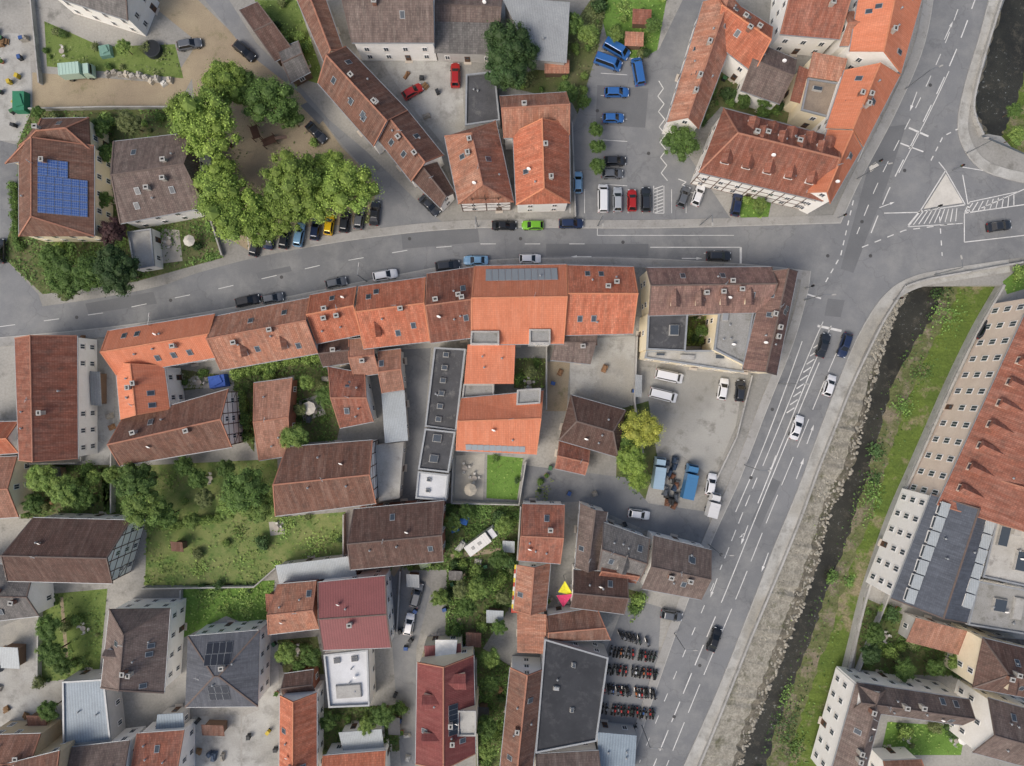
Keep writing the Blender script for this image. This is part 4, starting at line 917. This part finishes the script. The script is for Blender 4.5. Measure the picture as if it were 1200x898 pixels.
def carmeshes(L,hw,st,cab,zb,zr):
    mb=MB(); rings=[]
    for (x,k,z) in st:
        w=hw*k; rings.append([Vector((x,-w*.93,.2)),Vector((x,-w,.42)),Vector((x,-w*.985,z-.16)),Vector((x,-w*.88,z-.03)),Vector((x,-w*.4,z+.015)),Vector((x,w*.4,z+.015)),Vector((x,w*.88,z-.03)),Vector((x,w*.985,z-.16)),Vector((x,w,.42)),Vector((x,w*.93,.2))])
    vs=[p for r_ in rings for p in r_];fs=[]
    for i in range(len(st)-1):
        for j in range(10):
            a=i*10+j;b=i*10+(j+1)%10; fs.append((a,b,b+10,a+10))
    fs+=[tuple(range(10)),tuple(range(len(vs)-10,len(vs)))]
    mb.solid(vs,fs,0)
    b0,b1,r0,r1=cab; wb=hw*.86;wr=hw*.68
    def ring(z,x0,x1,w): return [Vector((x0,-w*.9,z)),Vector((x0+.12,-w,z)),Vector((x1-.2,-w,z)),Vector((x1,-w*.86,z)),Vector((x1,w*.86,z)),Vector((x1-.2,w,z)),Vector((x0+.12,w,z)),Vector((x0,w*.9,z))]
    A_=ring(zb,b0,b1,wb);B_=ring(zr-.05,r0,r1,wr);C_=ring(zr,r0+.12,r1-.12,wr*.88); vs=A_+B_+C_; fs=[]
    for k in (0,8):
        for j in range(8): fs.append((k+j,k+(j+1)%8,k+8+(j+1)%8,k+8+j))
    fs.append(tuple(range(16,24))); mb.solid(vs,fs,0)
    body=mb.mesh('body',[paint('808080')],smooth=False)
    def pane(p,q,r_,s,out,name):
        c=(p+q+r_+s)/4; m2=MB(); O=out*.012
        pts=[c+(x-c)*.93+O for x in (p,q,r_,s)]; back=[x-out*.03 for x in pts]
        m2.solid(pts+back,[(0,1,2,3),(7,6,5,4),(0,4,5,1),(1,5,6,2),(2,6,7,3),(3,7,4,0)],0); return m2.mesh(name,[M_cg])
    ws=pane(A_[3],A_[4],B_[4],B_[3],Vector((.6,0,.8)).normalized(),'windscreen')
    rw=pane(A_[7],A_[0],B_[0],B_[7],Vector((-.7,0,.7)).normalized(),'rear_window')
    s1=pane(A_[1],A_[2],B_[2],B_[1],Vector((0,-.95,.3)).normalized(),'side_window'); s2=pane(A_[5],A_[6],B_[6],B_[5],Vector((0,.95,.3)).normalized(),'side_window')
    h=MB(); h.box(I4,-.12,.1,-.18,.18,-.07,.07,0,.03,.02); hl=h.mesh('headlight',[M_hl]); 
    h=MB(); h.box(I4,-.06,.06,-.16,.16,-.09,.09,0,.02,.02); tl=h.mesh('taillight',[M_tl])
    h=MB(); h.box(I4,-.07,.07,-.1,.1,-.07,.07,0,.02,.02); mi=h.mesh('mirror',[M_trim])
    f=st[-2];b=st[1]
    return dict(body=body,ws=ws,rw=rw,s1=s1,s2=s2,hl=hl,tl=tl,mi=mi,hlp=(f[0]+.03,hw*f[1]*.72,f[2]-.1),tlp=(st[0][0]+.02,hw*b[1]*.78,b[2]-.2),mip=(b1-.45,hw*.98,zb+.05),wx=(st[0][0]+.82,st[-1][0]-.85),hw=hw)
hatch=carmeshes(4.1,.88,[(-2.02,.8,.75),(-1.95,.93,.93),(-1.3,.99,.98),(0,1,.97),(.85,.99,.96),(1.5,.95,.86),(1.88,.86,.72),(2.04,.68,.58)],(-1.9,1.0,-1.45,.28),.95,1.48)
sedan=carmeshes(4.6,.9,[(-2.3,.78,.75),(-2.2,.92,.92),(-1.5,.98,.96),(0,1,.94),(1.0,.99,.93),(1.7,.95,.83),(2.12,.85,.7),(2.32,.66,.55)],(-1.65,1.05,-1.0,.25),.92,1.42)
estate=carmeshes(4.6,.91,[(-2.3,.84,.8),(-2.22,.94,.96),(-1.5,.99,1.0),(0,1,.99),(1.0,.99,.97),(1.7,.95,.86),(2.12,.86,.72),(2.32,.68,.57)],(-2.15,1.1,-1.75,.35),.97,1.52)
van=carmeshes(5.2,1.0,[(-2.6,.93,1.0),(-2.55,.98,1.15),(-1.5,1,1.18),(0,1,1.18),(1.5,1,1.15),(2.1,.97,1.05),(2.5,.88,.85),(2.62,.75,.65)],(-2.55,2.0,-2.45,1.35),1.1,2.05)
CT=dict(h=hatch,s=sedan,e=estate,v=van)
CN={'white':'e4e5e6','black':'1b1d20','dark':'2c3036','navy':'22304e','grey':'5f6368','silver':'a8adb1','red':'a8221f','green':'6fae2a','blue':'3468a8','sky':'7fa9c8','yellow':'e0b820','teal':'2f7fa8'}
def car(px,py,ang,ty,c,label=None,group='cars parked in the town'):
    T=CT[ty]; p=W(px,py); nm='delivery_van' if ty=='v' else 'parked_car'
    e=empty(nm,(p.x,p.y,.03),label or f"{c if c!='dark' else 'dark grey'} {'van' if ty=='v' else {'h':'hatchback','s':'saloon car','e':'estate car'}[ty]} parked on asphalt",'van' if ty=='v' else 'car',group,math.radians(ang))
    for k,n in (('body','body'),('ws','windscreen'),('rw','rear_window'),('s1','side_window'),('s2','side_window')):
        o=addobj(n,T[k],e)
        if k=='body': setmat(o,paint(CN[c]))
    for s in (-1,1):
        x,y,z=T['hlp']; addobj('headlight',T['hl'],e,(x,s*y,z)); x,y,z=T['tlp']; addobj('taillight',T['tl'],e,(x,s*y,z)); x,y,z=T['mip']; addobj('mirror',T['mi'],e,(x,s*y,z))
        for x in T['wx']: addobj('wheel',ME_wh,e,(x,s*(T['hw']-.1),.33))
cars=[(591,265,0,'s','black'),(624,265,180,'h','green'),(669,263,0,'e','navy'),(841,301,0,'e','dark'),(621,304,0,'h','white'),(558,306,180,'s','sky'),(525,312,6,'e','dark'),(452,323,10,'e','white'),(395,332,12,'h','grey'),(292,353,12,'e','black'),(321,350,10,'h','grey'),
 (301,289,75,'h','dark'),(318,279,80,'s','navy'),(335,280,80,'h','dark'),(352,276,80,'e','sky'),(371,270,82,'h','navy'),(387,264,82,'h','yellow'),(405,261,82,'h','dark'),(422,257,82,'h','grey'),(440,251,85,'s','dark'),
 (504,242,-45,'s','dark'),(372,157,-45,'s','dark'),(288,62,-40,'e','black'),(224,54,10,'e','grey'),(484,109,30,'h','red'),(534,90,90,'e','red'),
 (722,60,-30,'v','blue'),(712,75,-20,'v','blue'),(747,86,100,'v','blue'),(722,110,0,'e','blue'),(718,140,0,'h','blue'),(720,190,0,'h','dark'),(717,205,0,'h','grey'),(677,215,90,'h','sky'),(706,234,90,'v','white'),(723,235,90,'e','silver'),(740,236,90,'h','red'),(756,235,90,'e','dark'),(817,230,70,'h','white'),(862,240,80,'e','navy'),(800,232,70,'h','grey'),
 (783,441,-12,'v','white'),(776,463,-14,'v','white'),(846,456,80,'h','white'),(866,458,85,'h','dark'),(832,567,80,'h','white'),(748,602,-8,'h','white'),
 (489,696,75,'e','grey'),(480,730,80,'h','white'),(786,720,-10,'h','grey'),(3,295,90,'e','dark'),(1152,388,60,'h','dark')]
for c in cars: car(*c)
for c,l in (((963,405,72,'s','dark'),'dark saloon car driving on the main road'),((988,405,252,'e','navy'),'dark blue estate car waiting on road'),((970,452,72,'h','white'),'white hatchback driving on the main road'),((932,501,72,'s','white'),'white saloon car driving on main road'),((836,748,70,'s','black'),'black saloon car driving along main road'),((1168,266,8,'s','dark'),'dark saloon waiting at the junction lane')): car(*c,label=l,group='cars driving on the road')
def truck(px,py,ang,c,L,w,label,cat='truck'):
    p=W(px,py); e=empty('camper_van' if cat=='camper' else 'truck',(p.x,p.y,.03),label,cat,None,math.radians(ang)); hw=w/2
    pm=paint(c) ; b=MB(); b.box(I4,-L/2,L/2-1.7,-hw,hw,.9,2.9,0,.04,.06)
    n=int((L-1.8)/.6)
    for i in range(n): b.box(I4,-L/2+.2+i*.6,-L/2+.26+i*.6,-hw+.1,hw-.1,2.895,2.94,0)
    b.obj('cargo_box',[pm],e)
    b=MB(); b.box(I4,L/2-1.65,L/2,-hw+.05,hw-.05,.5,1.5,0,.04,.04); b.box(I4,L/2-1.6,L/2-.1,-hw+.1,hw-.1,1.5,2.35,0,.25,.12); b.obj('cab',[paint('d4d5d6') if cat=='camper' else pm],e)
    b=MB(); b.box(I4,L/2-.36,L/2-.3,-hw+.3,hw-.3,1.6,2.2,0); b.obj('windscreen',[M_cg],e).location.x=.2
    b=MB(); b.box(I4,-L/2+.2,L/2-.4,-hw+.3,hw-.3,.5,.9,0); b.obj('chassis',[M_trim],e)
    for s in (-1,1):
        for x in (-L/2+1,L/2-.9): o=addobj('wheel',ME_wh,e,(x,s*(hw-.15),.42)); o.scale=(1.25,1.2,1.25)
    if cat=='camper':
        b=MB(); b.box(I4,-.8,-.1,-.3,.3,2.9,3.0,0,.05,.05); b.box(I4,-2.2,-1.6,-.3,.3,2.9,3.0,0,.05,.05); b.obj('roof_hatch',[M_conc],e)
truck(770,553,82,'9fb8c8',5.8,2.1,'pale blue covered lorry parked in yard'); truck(806,563,78,'477da8',6.4,2.2,'blue covered truck parked in yard'); truck(565,631,36,'dedcd6',6.6,2.2,'white camper van parked in overgrown garden','camper'); truck(97,88,5,'b2ccbc',5.6,2.3,'old pale green van on sandy yard'); truck(833,590,75,'dadad8',4.5,2.,'small white box truck beside fence')
def bike(cx):
    mb=MB()
    for x in (-.7,.72):
        mb.cyl(Matrix.Translation((x,0,.31))@Mx,.31,.31,-.07,.07,14,1); mb.cyl(Matrix.Translation((x,0,.31))@Mx,.2,.2,-.075,.075,10,2)
    mb.box(I4,-.15,.45,-.17,.17,.72,1.0,0,.08,.06); mb.box(I4,-.85,-.12,-.14,.14,.72,.86,1,.05,.04); mb.box(I4,-.3,.35,-.18,.18,.3,.72,2,.04,.03)
    mb.box(I4,-.95,-.7,-.1,.1,.64,.71,0,.02,.02); mb.box(I4,.45,.52,-.4,.4,1.0,1.05,1); mb.box(I4,.52,.68,-.14,.14,.78,1.04,1,.03,.03)
    mb.box(Matrix.Translation((.72,0,.31))@Matrix.Rotation(-.45,4,'Y'),-.04,.04,-.12,.12,0,.75,2); mb.box(I4,.5,.95,-.08,.08,.62,.66,0)
    mb.cyl(Matrix.Translation((-.6,-.22,.4))@Matrix.Rotation(math.pi/2,4,'Y'),.06,.07,-.3,.4,8,2)
    return mb.mesh('motorcycle',[paint(cx),M_tyre,M_rim,M_hl])
BK=[bike(c) for c in ('a82820','1b1d20','34588c','d0d2d4','6a6f74','b0642c','2a3a30')]
BN=['red','black','blue','white','grey','orange','dark green']
rows=[((720,742),(760,752),9,-72),((714,762),(768,770),15,80),((710,783),(770,790),17,82),((706,806),(768,813),17,-82),((704,829),(766,836),17,85),((702,849),(746,853),11,80)]
for a,b,n,an in rows:
    for i in range(n):
        if R.random()<.08: continue
        t=(i+R.uniform(.35,.65))/n; p=W(a[0]+(b[0]-a[0])*t,a[1]+(b[1]-a[1])*t+R.uniform(-.8,.8))
        if any(inpoly(p.x,p.y,g) for g in FP): continue
        k=R.choice((0,1,1,1,1,1,2,3,4,4,4,5,6,6,0))
        o=addobj('motorcycle',BK[k],mat=Matrix.Translation((p.x,p.y,.015))@Matrix.Rotation(math.radians(an+R.uniform(-10,10)),4,'Z')@Matrix.Rotation(R.uniform(-.12,.12),4,'X')); top(o,f'{BN[k]} motorcycle standing in a dealer yard row','motorcycle','motorcycles in the dealer yard')
# ---------------------------------------------------------------- street furniture and yard things
M_steel=flat('galvanised_steel','8c9092',.4,.6)
def lamp(px,py,ang,h=8.):
    p=W(px,py); e=empty('street_lamp',(p.x,p.y,.1),'grey steel street lamp beside the road','street lamp','street lamps',math.radians(ang))
    mb=MB(); mb.cyl(I4,.1,.06,0,h,8); mb.box(Matrix.Translation((0,0,h-.05))@Matrix.Rotation(-.08,4,'Y'),0,1.6,-.04,.04,-.04,.04); mb.obj('pole',[M_steel],e)
    mb=MB(); mb.box(I4,1.4,2.2,-.14,.14,h+.05,h+.2,0,.05,.05); mb.obj('lamp_head',[M_conc],e)
for a in [(942,352,0),(912,450,0),(872,545,0),(830,638,0),(790,742,0),(752,850,0),(1004,210,10),(1060,105,20),(700,265,-90),(560,266,-90),(820,264,-90),(430,330,80),(200,385,80),(1132,180,180),(1095,322,100)]: lamp(*a)
LENS=[flat('green_lens','1f6a3a'),flat('amber_lens','8a6a1c'),flat('red_lens','8a1c1c')]
def signal(px,py,ang):
    p=W(px,py); e=empty('traffic_light',(p.x,p.y,.1),'traffic light on grey pole at junction','traffic light','traffic lights',math.radians(ang))
    mb=MB(); mb.cyl(I4,.07,.06,0,3.4,8); mb.obj('pole',[M_steel],e); mb=MB(); mb.box(I4,-.12,.2,-.15,.15,2.5,3.4,0,.02,.02); mb.obj('signal_head',[M_trim],e)
    mb=MB()
    for i in range(3): mb.cyl(Matrix.Translation((.2,0,2.66+.28*i))@Matrix.Rotation(math.pi/2,4,'Y'),.09,.1,0,.05,10,i)
    mb.obj('lens',LENS,e)
for a in [(944,338,60),(981,256,-60),(1046,352,120),(1116,200,180),(1022,194,-70),(1090,246,0)]: signal(*a)
def sail(pts,hx,label):
    P=[W(x,y,h) for x,y,h in pts]; c=sum(P,Vector())/len(P); mb=MB(); m=c-Vector((0,0,.25))
    for i in range(len(P)): mb.face([P[i],P[(i+1)%len(P)],m])
    e=empty('sun_sail',(c.x,c.y,0),label,'sun sail'); mb.obj('canvas',[flat('sail_cloth',hx,.8)],e,Vector((c.x,c.y,0)))
    pb=MB()
    for p in P: pb.cyl(Matrix.Translation((p.x,p.y,0)),.05,.05,0,p.z,6)
    pb.obj('post',[M_steel],e,Vector((c.x,c.y,0)))
sail([(654,694,3.2),(672,698,3),(662,681,3.4)],'e0d83a','yellow triangular sun sail over terrace'); sail([(672,696,3.4),(660,712,3),(652,698,3.1)],'c8406a','pink triangular sun sail over terrace'); sail([(510,750,5),(536,750,5),(534,770,5),(510,770,5)],'e6e6e2','white square sun sail over patio')
def parasol(px,py,r,hx,label):
    p=W(px,py); e=empty('parasol',(p.x,p.y,0),label,'parasol'); mb=MB(); mb.cyl(I4,r,.04,2.2,2.75,8,0,False); mb.obj('canopy',[flat('parasol_cloth',hx,.8)],e); mb=MB(); mb.cyl(I4,.03,.03,0,2.7,6); mb.obj('pole',[M_steel],e)
for a in [(119,209,1.9,'dedcd6','white parasol on garden terrace'),(552,572,1.2,'b8b0a0','beige parasol on the patio'),(905,98,1.2,'d0cabc','cream parasol in small courtyard'),(1120,860,1.0,'d0d0cc','white parasol in small courtyard'),(228,285,1.1,'c8c4ba','pale parasol beside garden hedge'),(366,478,1.3,'dcd6c8','cream parasol over garden table')]: parasol(*a)
def stack(px,py,ang,hx,L,w,h,label,name='tarpaulin_pile',cat='tarpaulin'):
    p=W(px,py); mb=MB(); mb.box(I4,-L/2,L/2,-w/2,w/2,0,h,0,.12,.12); mb.box(Matrix.Translation((.1,.05,h))@Matrix.Rotation(.3,4,'Z'),-L*.3,L*.3,-w*.3,w*.3,-.02,.22,0,.1,.1)
    o=mb.obj(name,[flat(name+'_cover',hx,.7)]); o.location=(p.x,p.y,.02); o.rotation_euler=(0,0,math.radians(ang)); top(o,label,cat)
for a in [(28,122,0,'2f7a5c',2.4,3.8,1.5,'green metal skip on paved yard','skip','skip'),(545,607,70,'3f74c0',2.6,1.6,.6,'blue tarpaulin covering garden material'),(533,620,20,'2f6fb0',1.6,1.2,.5,'small blue tarpaulin in garden'),(540,640,50,'b8b8b2',2.4,1.2,.7,'grey tarpaulin over garden material'),(498,660,20,'7a8a70',2.2,1.6,.8,'green tarpaulin over woodpile'),(560,660,80,'c8c4b8',1.8,1.4,.6,'pale tarpaulin beside garden path'),(588,675,10,'4a7ab0',1.8,1.2,.5,'blue tarpaulin near garden hut'),(259,447,10,'3458a8',3.2,2.4,1.9,'dark blue covered stall in courtyard','market_tent','tent'),(126,62,10,'6f9488',2.2,2.2,1.,'green garden box on grass','storage_box','box')]: stack(*a)
for i in range(11): stack(128+i*7.2,86+i*1.1+R.uniform(-3,3),R.uniform(0,90),R.choice(('d0cec7','b0aca3','9a958b','c0b8a8')),1.2,1.0,R.uniform(.5,1.),'pale bulk bag of building material','bulk_bag','bulk bag')
for i in range(22): stack(788+R.uniform(-8,7)-((i//2)*.3),538+i*2.6+R.uniform(-2,2),75+R.uniform(-15,15),R.choice(('33373c','2c2c2c','4a5058','6c4a38','2c3c50','8c8c88')),1.5,.9,R.uniform(.5,1.2),'dark crate of stored parts in yard','storage_crate','crate')
mb=MB(); mb.cyl(I4,.5,.5,.68,.73,14,0); mb.cyl(I4,.04,.04,0,.68,6,0)
ME_table=mb.mesh('table_top',[flat('garden_table_board','a8a096')])
mb=MB(); mb.box(I4,-.22,.22,-.22,.22,.4,.46,0); mb.box(I4,-.24,-.18,-.22,.22,.46,.9,0)
for x in(-.18,.18):
    for y in(-.18,.18): mb.box(I4,x-.02,x+.02,y-.02,y+.02,0,.4,0)
ME_chair=mb.mesh('garden_chair',[flat('garden_chair_plastic','c8c6c0')])
mb=MB(); mb.box(I4,-.29,.29,-.36,.36,.08,.95,0,-.03,-.03); mb.box(I4,-.33,.33,-.4,.42,.95,1.05,1,.03,.05); mb.cyl(Matrix.Translation((0,-.34,.1))@Matrix.Rotation(math.pi/2,4,'Y'),.1,.1,-.33,.33,10,2)
bins=[mb.mesh('waste_bin',[flat('bin_body',a),flat('bin_lid',b),M_tyre]) for a,b in (('3a3d40','303336'),('3a3d40','3c6a44'),('3a3d40','35558c'),('b09a30','c0a838'))]
mb=MB()
for i in range(5):
    for j in range(3-i//2): mb.cyl(Matrix.Translation((-.4+i*.22,0,.12+j*.22))@Mx,.11,.11,-.5,.5,7,0)
ME_wood=mb.mesh('firewood_stack',[flat('cut_firewood','8a6e50',.9)])
mb=MB(); mb.cyl(I4,.22,.32,0,.45,10,0); mb.cyl(I4,.28,.28,.44,.46,10,1)
for i in range(30):
    a=R.uniform(0,6.28); rr_=R.uniform(.05,.35); M=Matrix.Translation((rr_*math.cos(a),rr_*math.sin(a),R.uniform(.5,.8)))@Matrix.Rotation(a,4,'Z')@Matrix.Rotation(R.uniform(-.8,.8),4,'Y'); mb.face([M@Vector(v) for v in ((-.12,0,0),(0,.07,0),(.14,0,0),(0,-.07,0))],1)
ME_pot=mb.mesh('plant_pot',[flat('terracotta_pot','a86a4c'),flat('pot_plant_leaf','4f7030',.7)])
for (x,y) in [(545,548),(556,560),(110,205),(200,285),(362,474),(370,482),(235,448),(325,618),(440,848),(350,760),(1118,866),(1062,862),(1035,745),(100,735),(520,770),(905,104),(248,560),(815,395),(620,448),(660,705),(75,62)]:
    p=W(x,y)
    if any(inpoly(p.x,p.y,g) for g in FP): continue
    o=addobj('garden_table',ME_table,None,(p.x,p.y,.02)); top(o,'round grey garden table on terrace','table','garden tables')
    for k in range(4):
        if R.random()<.2: continue
        a=k*math.pi/2+R.uniform(-.3,.3); q=addobj('garden_chair',ME_chair,None,(p.x+math.cos(a)*.85,p.y+math.sin(a)*.85,.02)); q.rotation_euler=(0,0,a+math.pi); top(q,'pale garden chair beside round table','chair','garden chairs')
spots=[(-5,38,34,160),(96,395,132,540),(440,62,540,150),(284,745,330,890),(640,424,745,480),(612,545,735,590),(460,670,490,890),(0,735,50,860),(455,600,605,760),(455,600,605,760),(830,60,930,130),(670,590,760,640),(275,420,400,520),(1035,700,1140,790),(560,770,600,890),(30,545,130,600),(330,745,380,790),(640,700,670,760),(225,840,282,890)]
for i in range(130):
    s=R.choice(spots); x=R.uniform(s[0],s[2]);y=R.uniform(s[1],s[3]); p=W(x,y)
    if any(inpoly(p.x,p.y,g) for g in FP): continue
    if inpoly(x,y,road) or (x-565)**2+(y-631)**2<22**2: continue
    k=R.random(); rz=R.uniform(0,6.28)
    if k<.35: o=addobj('waste_bin',R.choice(bins),None,(p.x,p.y,.02)); top(o,'wheeled plastic waste bin in yard','waste bin','waste bins')
    elif k<.52: o=addobj('firewood_stack',ME_wood,None,(p.x,p.y,.02)); top(o,'small stack of cut firewood logs','firewood','firewood stacks')
    elif k<.72: o=addobj('plant_pot',ME_pot,None,(p.x,p.y,.02)); o.scale=(1.4,1.4,1.2); top(o,'round terracotta plant pot in yard','plant pot','plant pots')
    else: stack(x,y,R.uniform(0,90),R.choice(('9a958b','5a6068','8c6a4c','b0b0ac','4c5c70')),R.uniform(.9,1.8),R.uniform(.7,1.1),R.uniform(.4,.9),'covered pile of stored material in yard','storage_crate','crate'); continue
    o.rotation_euler=(0,0,rz)
p=W(181,60); mb=MB(); mb.cyl(I4,1.6,1.6,0,1.1,24,0); mb.cyl(I4,1.45,1.45,1.0,1.12,24,1); o=mb.obj('paddling_pool',[flat('pool_wall','33383c'),flat('pool_cover','22262a',.4)]); o.location=p; top(o,'round dark garden pool with cover','pool')
def climb(px,py,ang):
    p=W(px,py); mb=MB()
    for x in (-1.2,1.2):
        for y in (-.7,.7): mb.cyl(Matrix.Translation((x,y,0)),.07,.07,0,2.2,6,0)
    mb.box(I4,-1.2,1.2,-.7,.7,1.3,1.38,0); mb.box(I4,-1.3,1.3,-.05,.05,2.15,2.25,0); mb.box(Matrix.Translation((1.2,0,1.3))@Matrix.Rotation(.6,4,'Y'),0,2.4,-.3,.3,-.04,.04,1)
    o=mb.obj('climbing_frame',[M_beam,flat('slide_metal','9a8070',.3)]); o.location=p; o.rotation_euler=(0,0,ang); top(o,'wooden climbing frame with slide on sand','climbing frame')
climb(318,168,.4); climb(302,158,1.9)
mb=MB(); q=[W(603,657),W(599,712)]; cc=(q[0]+q[1])/2
for i in range(11):
    for j in range(3):
        a=q[0].lerp(q[1],i/11);b=q[0].lerp(q[1],(i+1)/11); X=Vector((.62*j,0,3.0)); mb.face([a+X,b+X,b+X+Vector((.62,0,0)),a+X+Vector((.62,0,0))],(i*2+j*3+(i*j)%2)%3)
o=mb.obj('patchwork_awning',[flat('yellow_cloth','d8c43a'),flat('white_cloth','d8d4cc'),flat('red_cloth','b04838')],None,cc); top(o,'yellow white and red patchwork awning beside house','awning')
# ---------------------------------------------------------------- camera, light
cam=bpy.data.cameras.new('Camera'); cam.lens=24; cam.sensor_width=36; cam.clip_end=2000; co=bpy.data.objects.new('Camera',cam); col.objects.link(co); co.location=(0,0,H); scene.camera=co
el,az=math.radians(50),math.radians(232)
d=Vector((math.sin(az)*math.cos(el),math.cos(az)*math.cos(el),math.sin(el)))
sl=bpy.data.lights.new('Sun','SUN'); sl.energy=1.5; sl.angle=math.radians(28); sl.color=(1,.95,.88); so=bpy.data.objects.new('Sun',sl); col.objects.link(so); so.rotation_euler=d.to_track_quat('Z','Y').to_euler(); so.location=(0,0,60)
w=bpy.data.worlds.new('World'); scene.world=w; w.use_nodes=True; nt=w.node_tree; bg=nt.nodes['Background']; sk=nt.nodes.new('ShaderNodeTexSky'); sk.sky_type='NISHITA'; sk.sun_disc=False; sk.sun_elevation=el; sk.sun_rotation=az; sk.air_density=1.; sk.dust_density=5.; sk.ozone_density=.6
nt.links.new(sk.outputs[0],bg.inputs[0]); bg.inputs[1].default_value=.145
scene.view_settings.view_transform='Standard'; scene.view_settings.look='None'; scene.view_settings.exposure=0
print('nobj',len(bpy.data.objects))
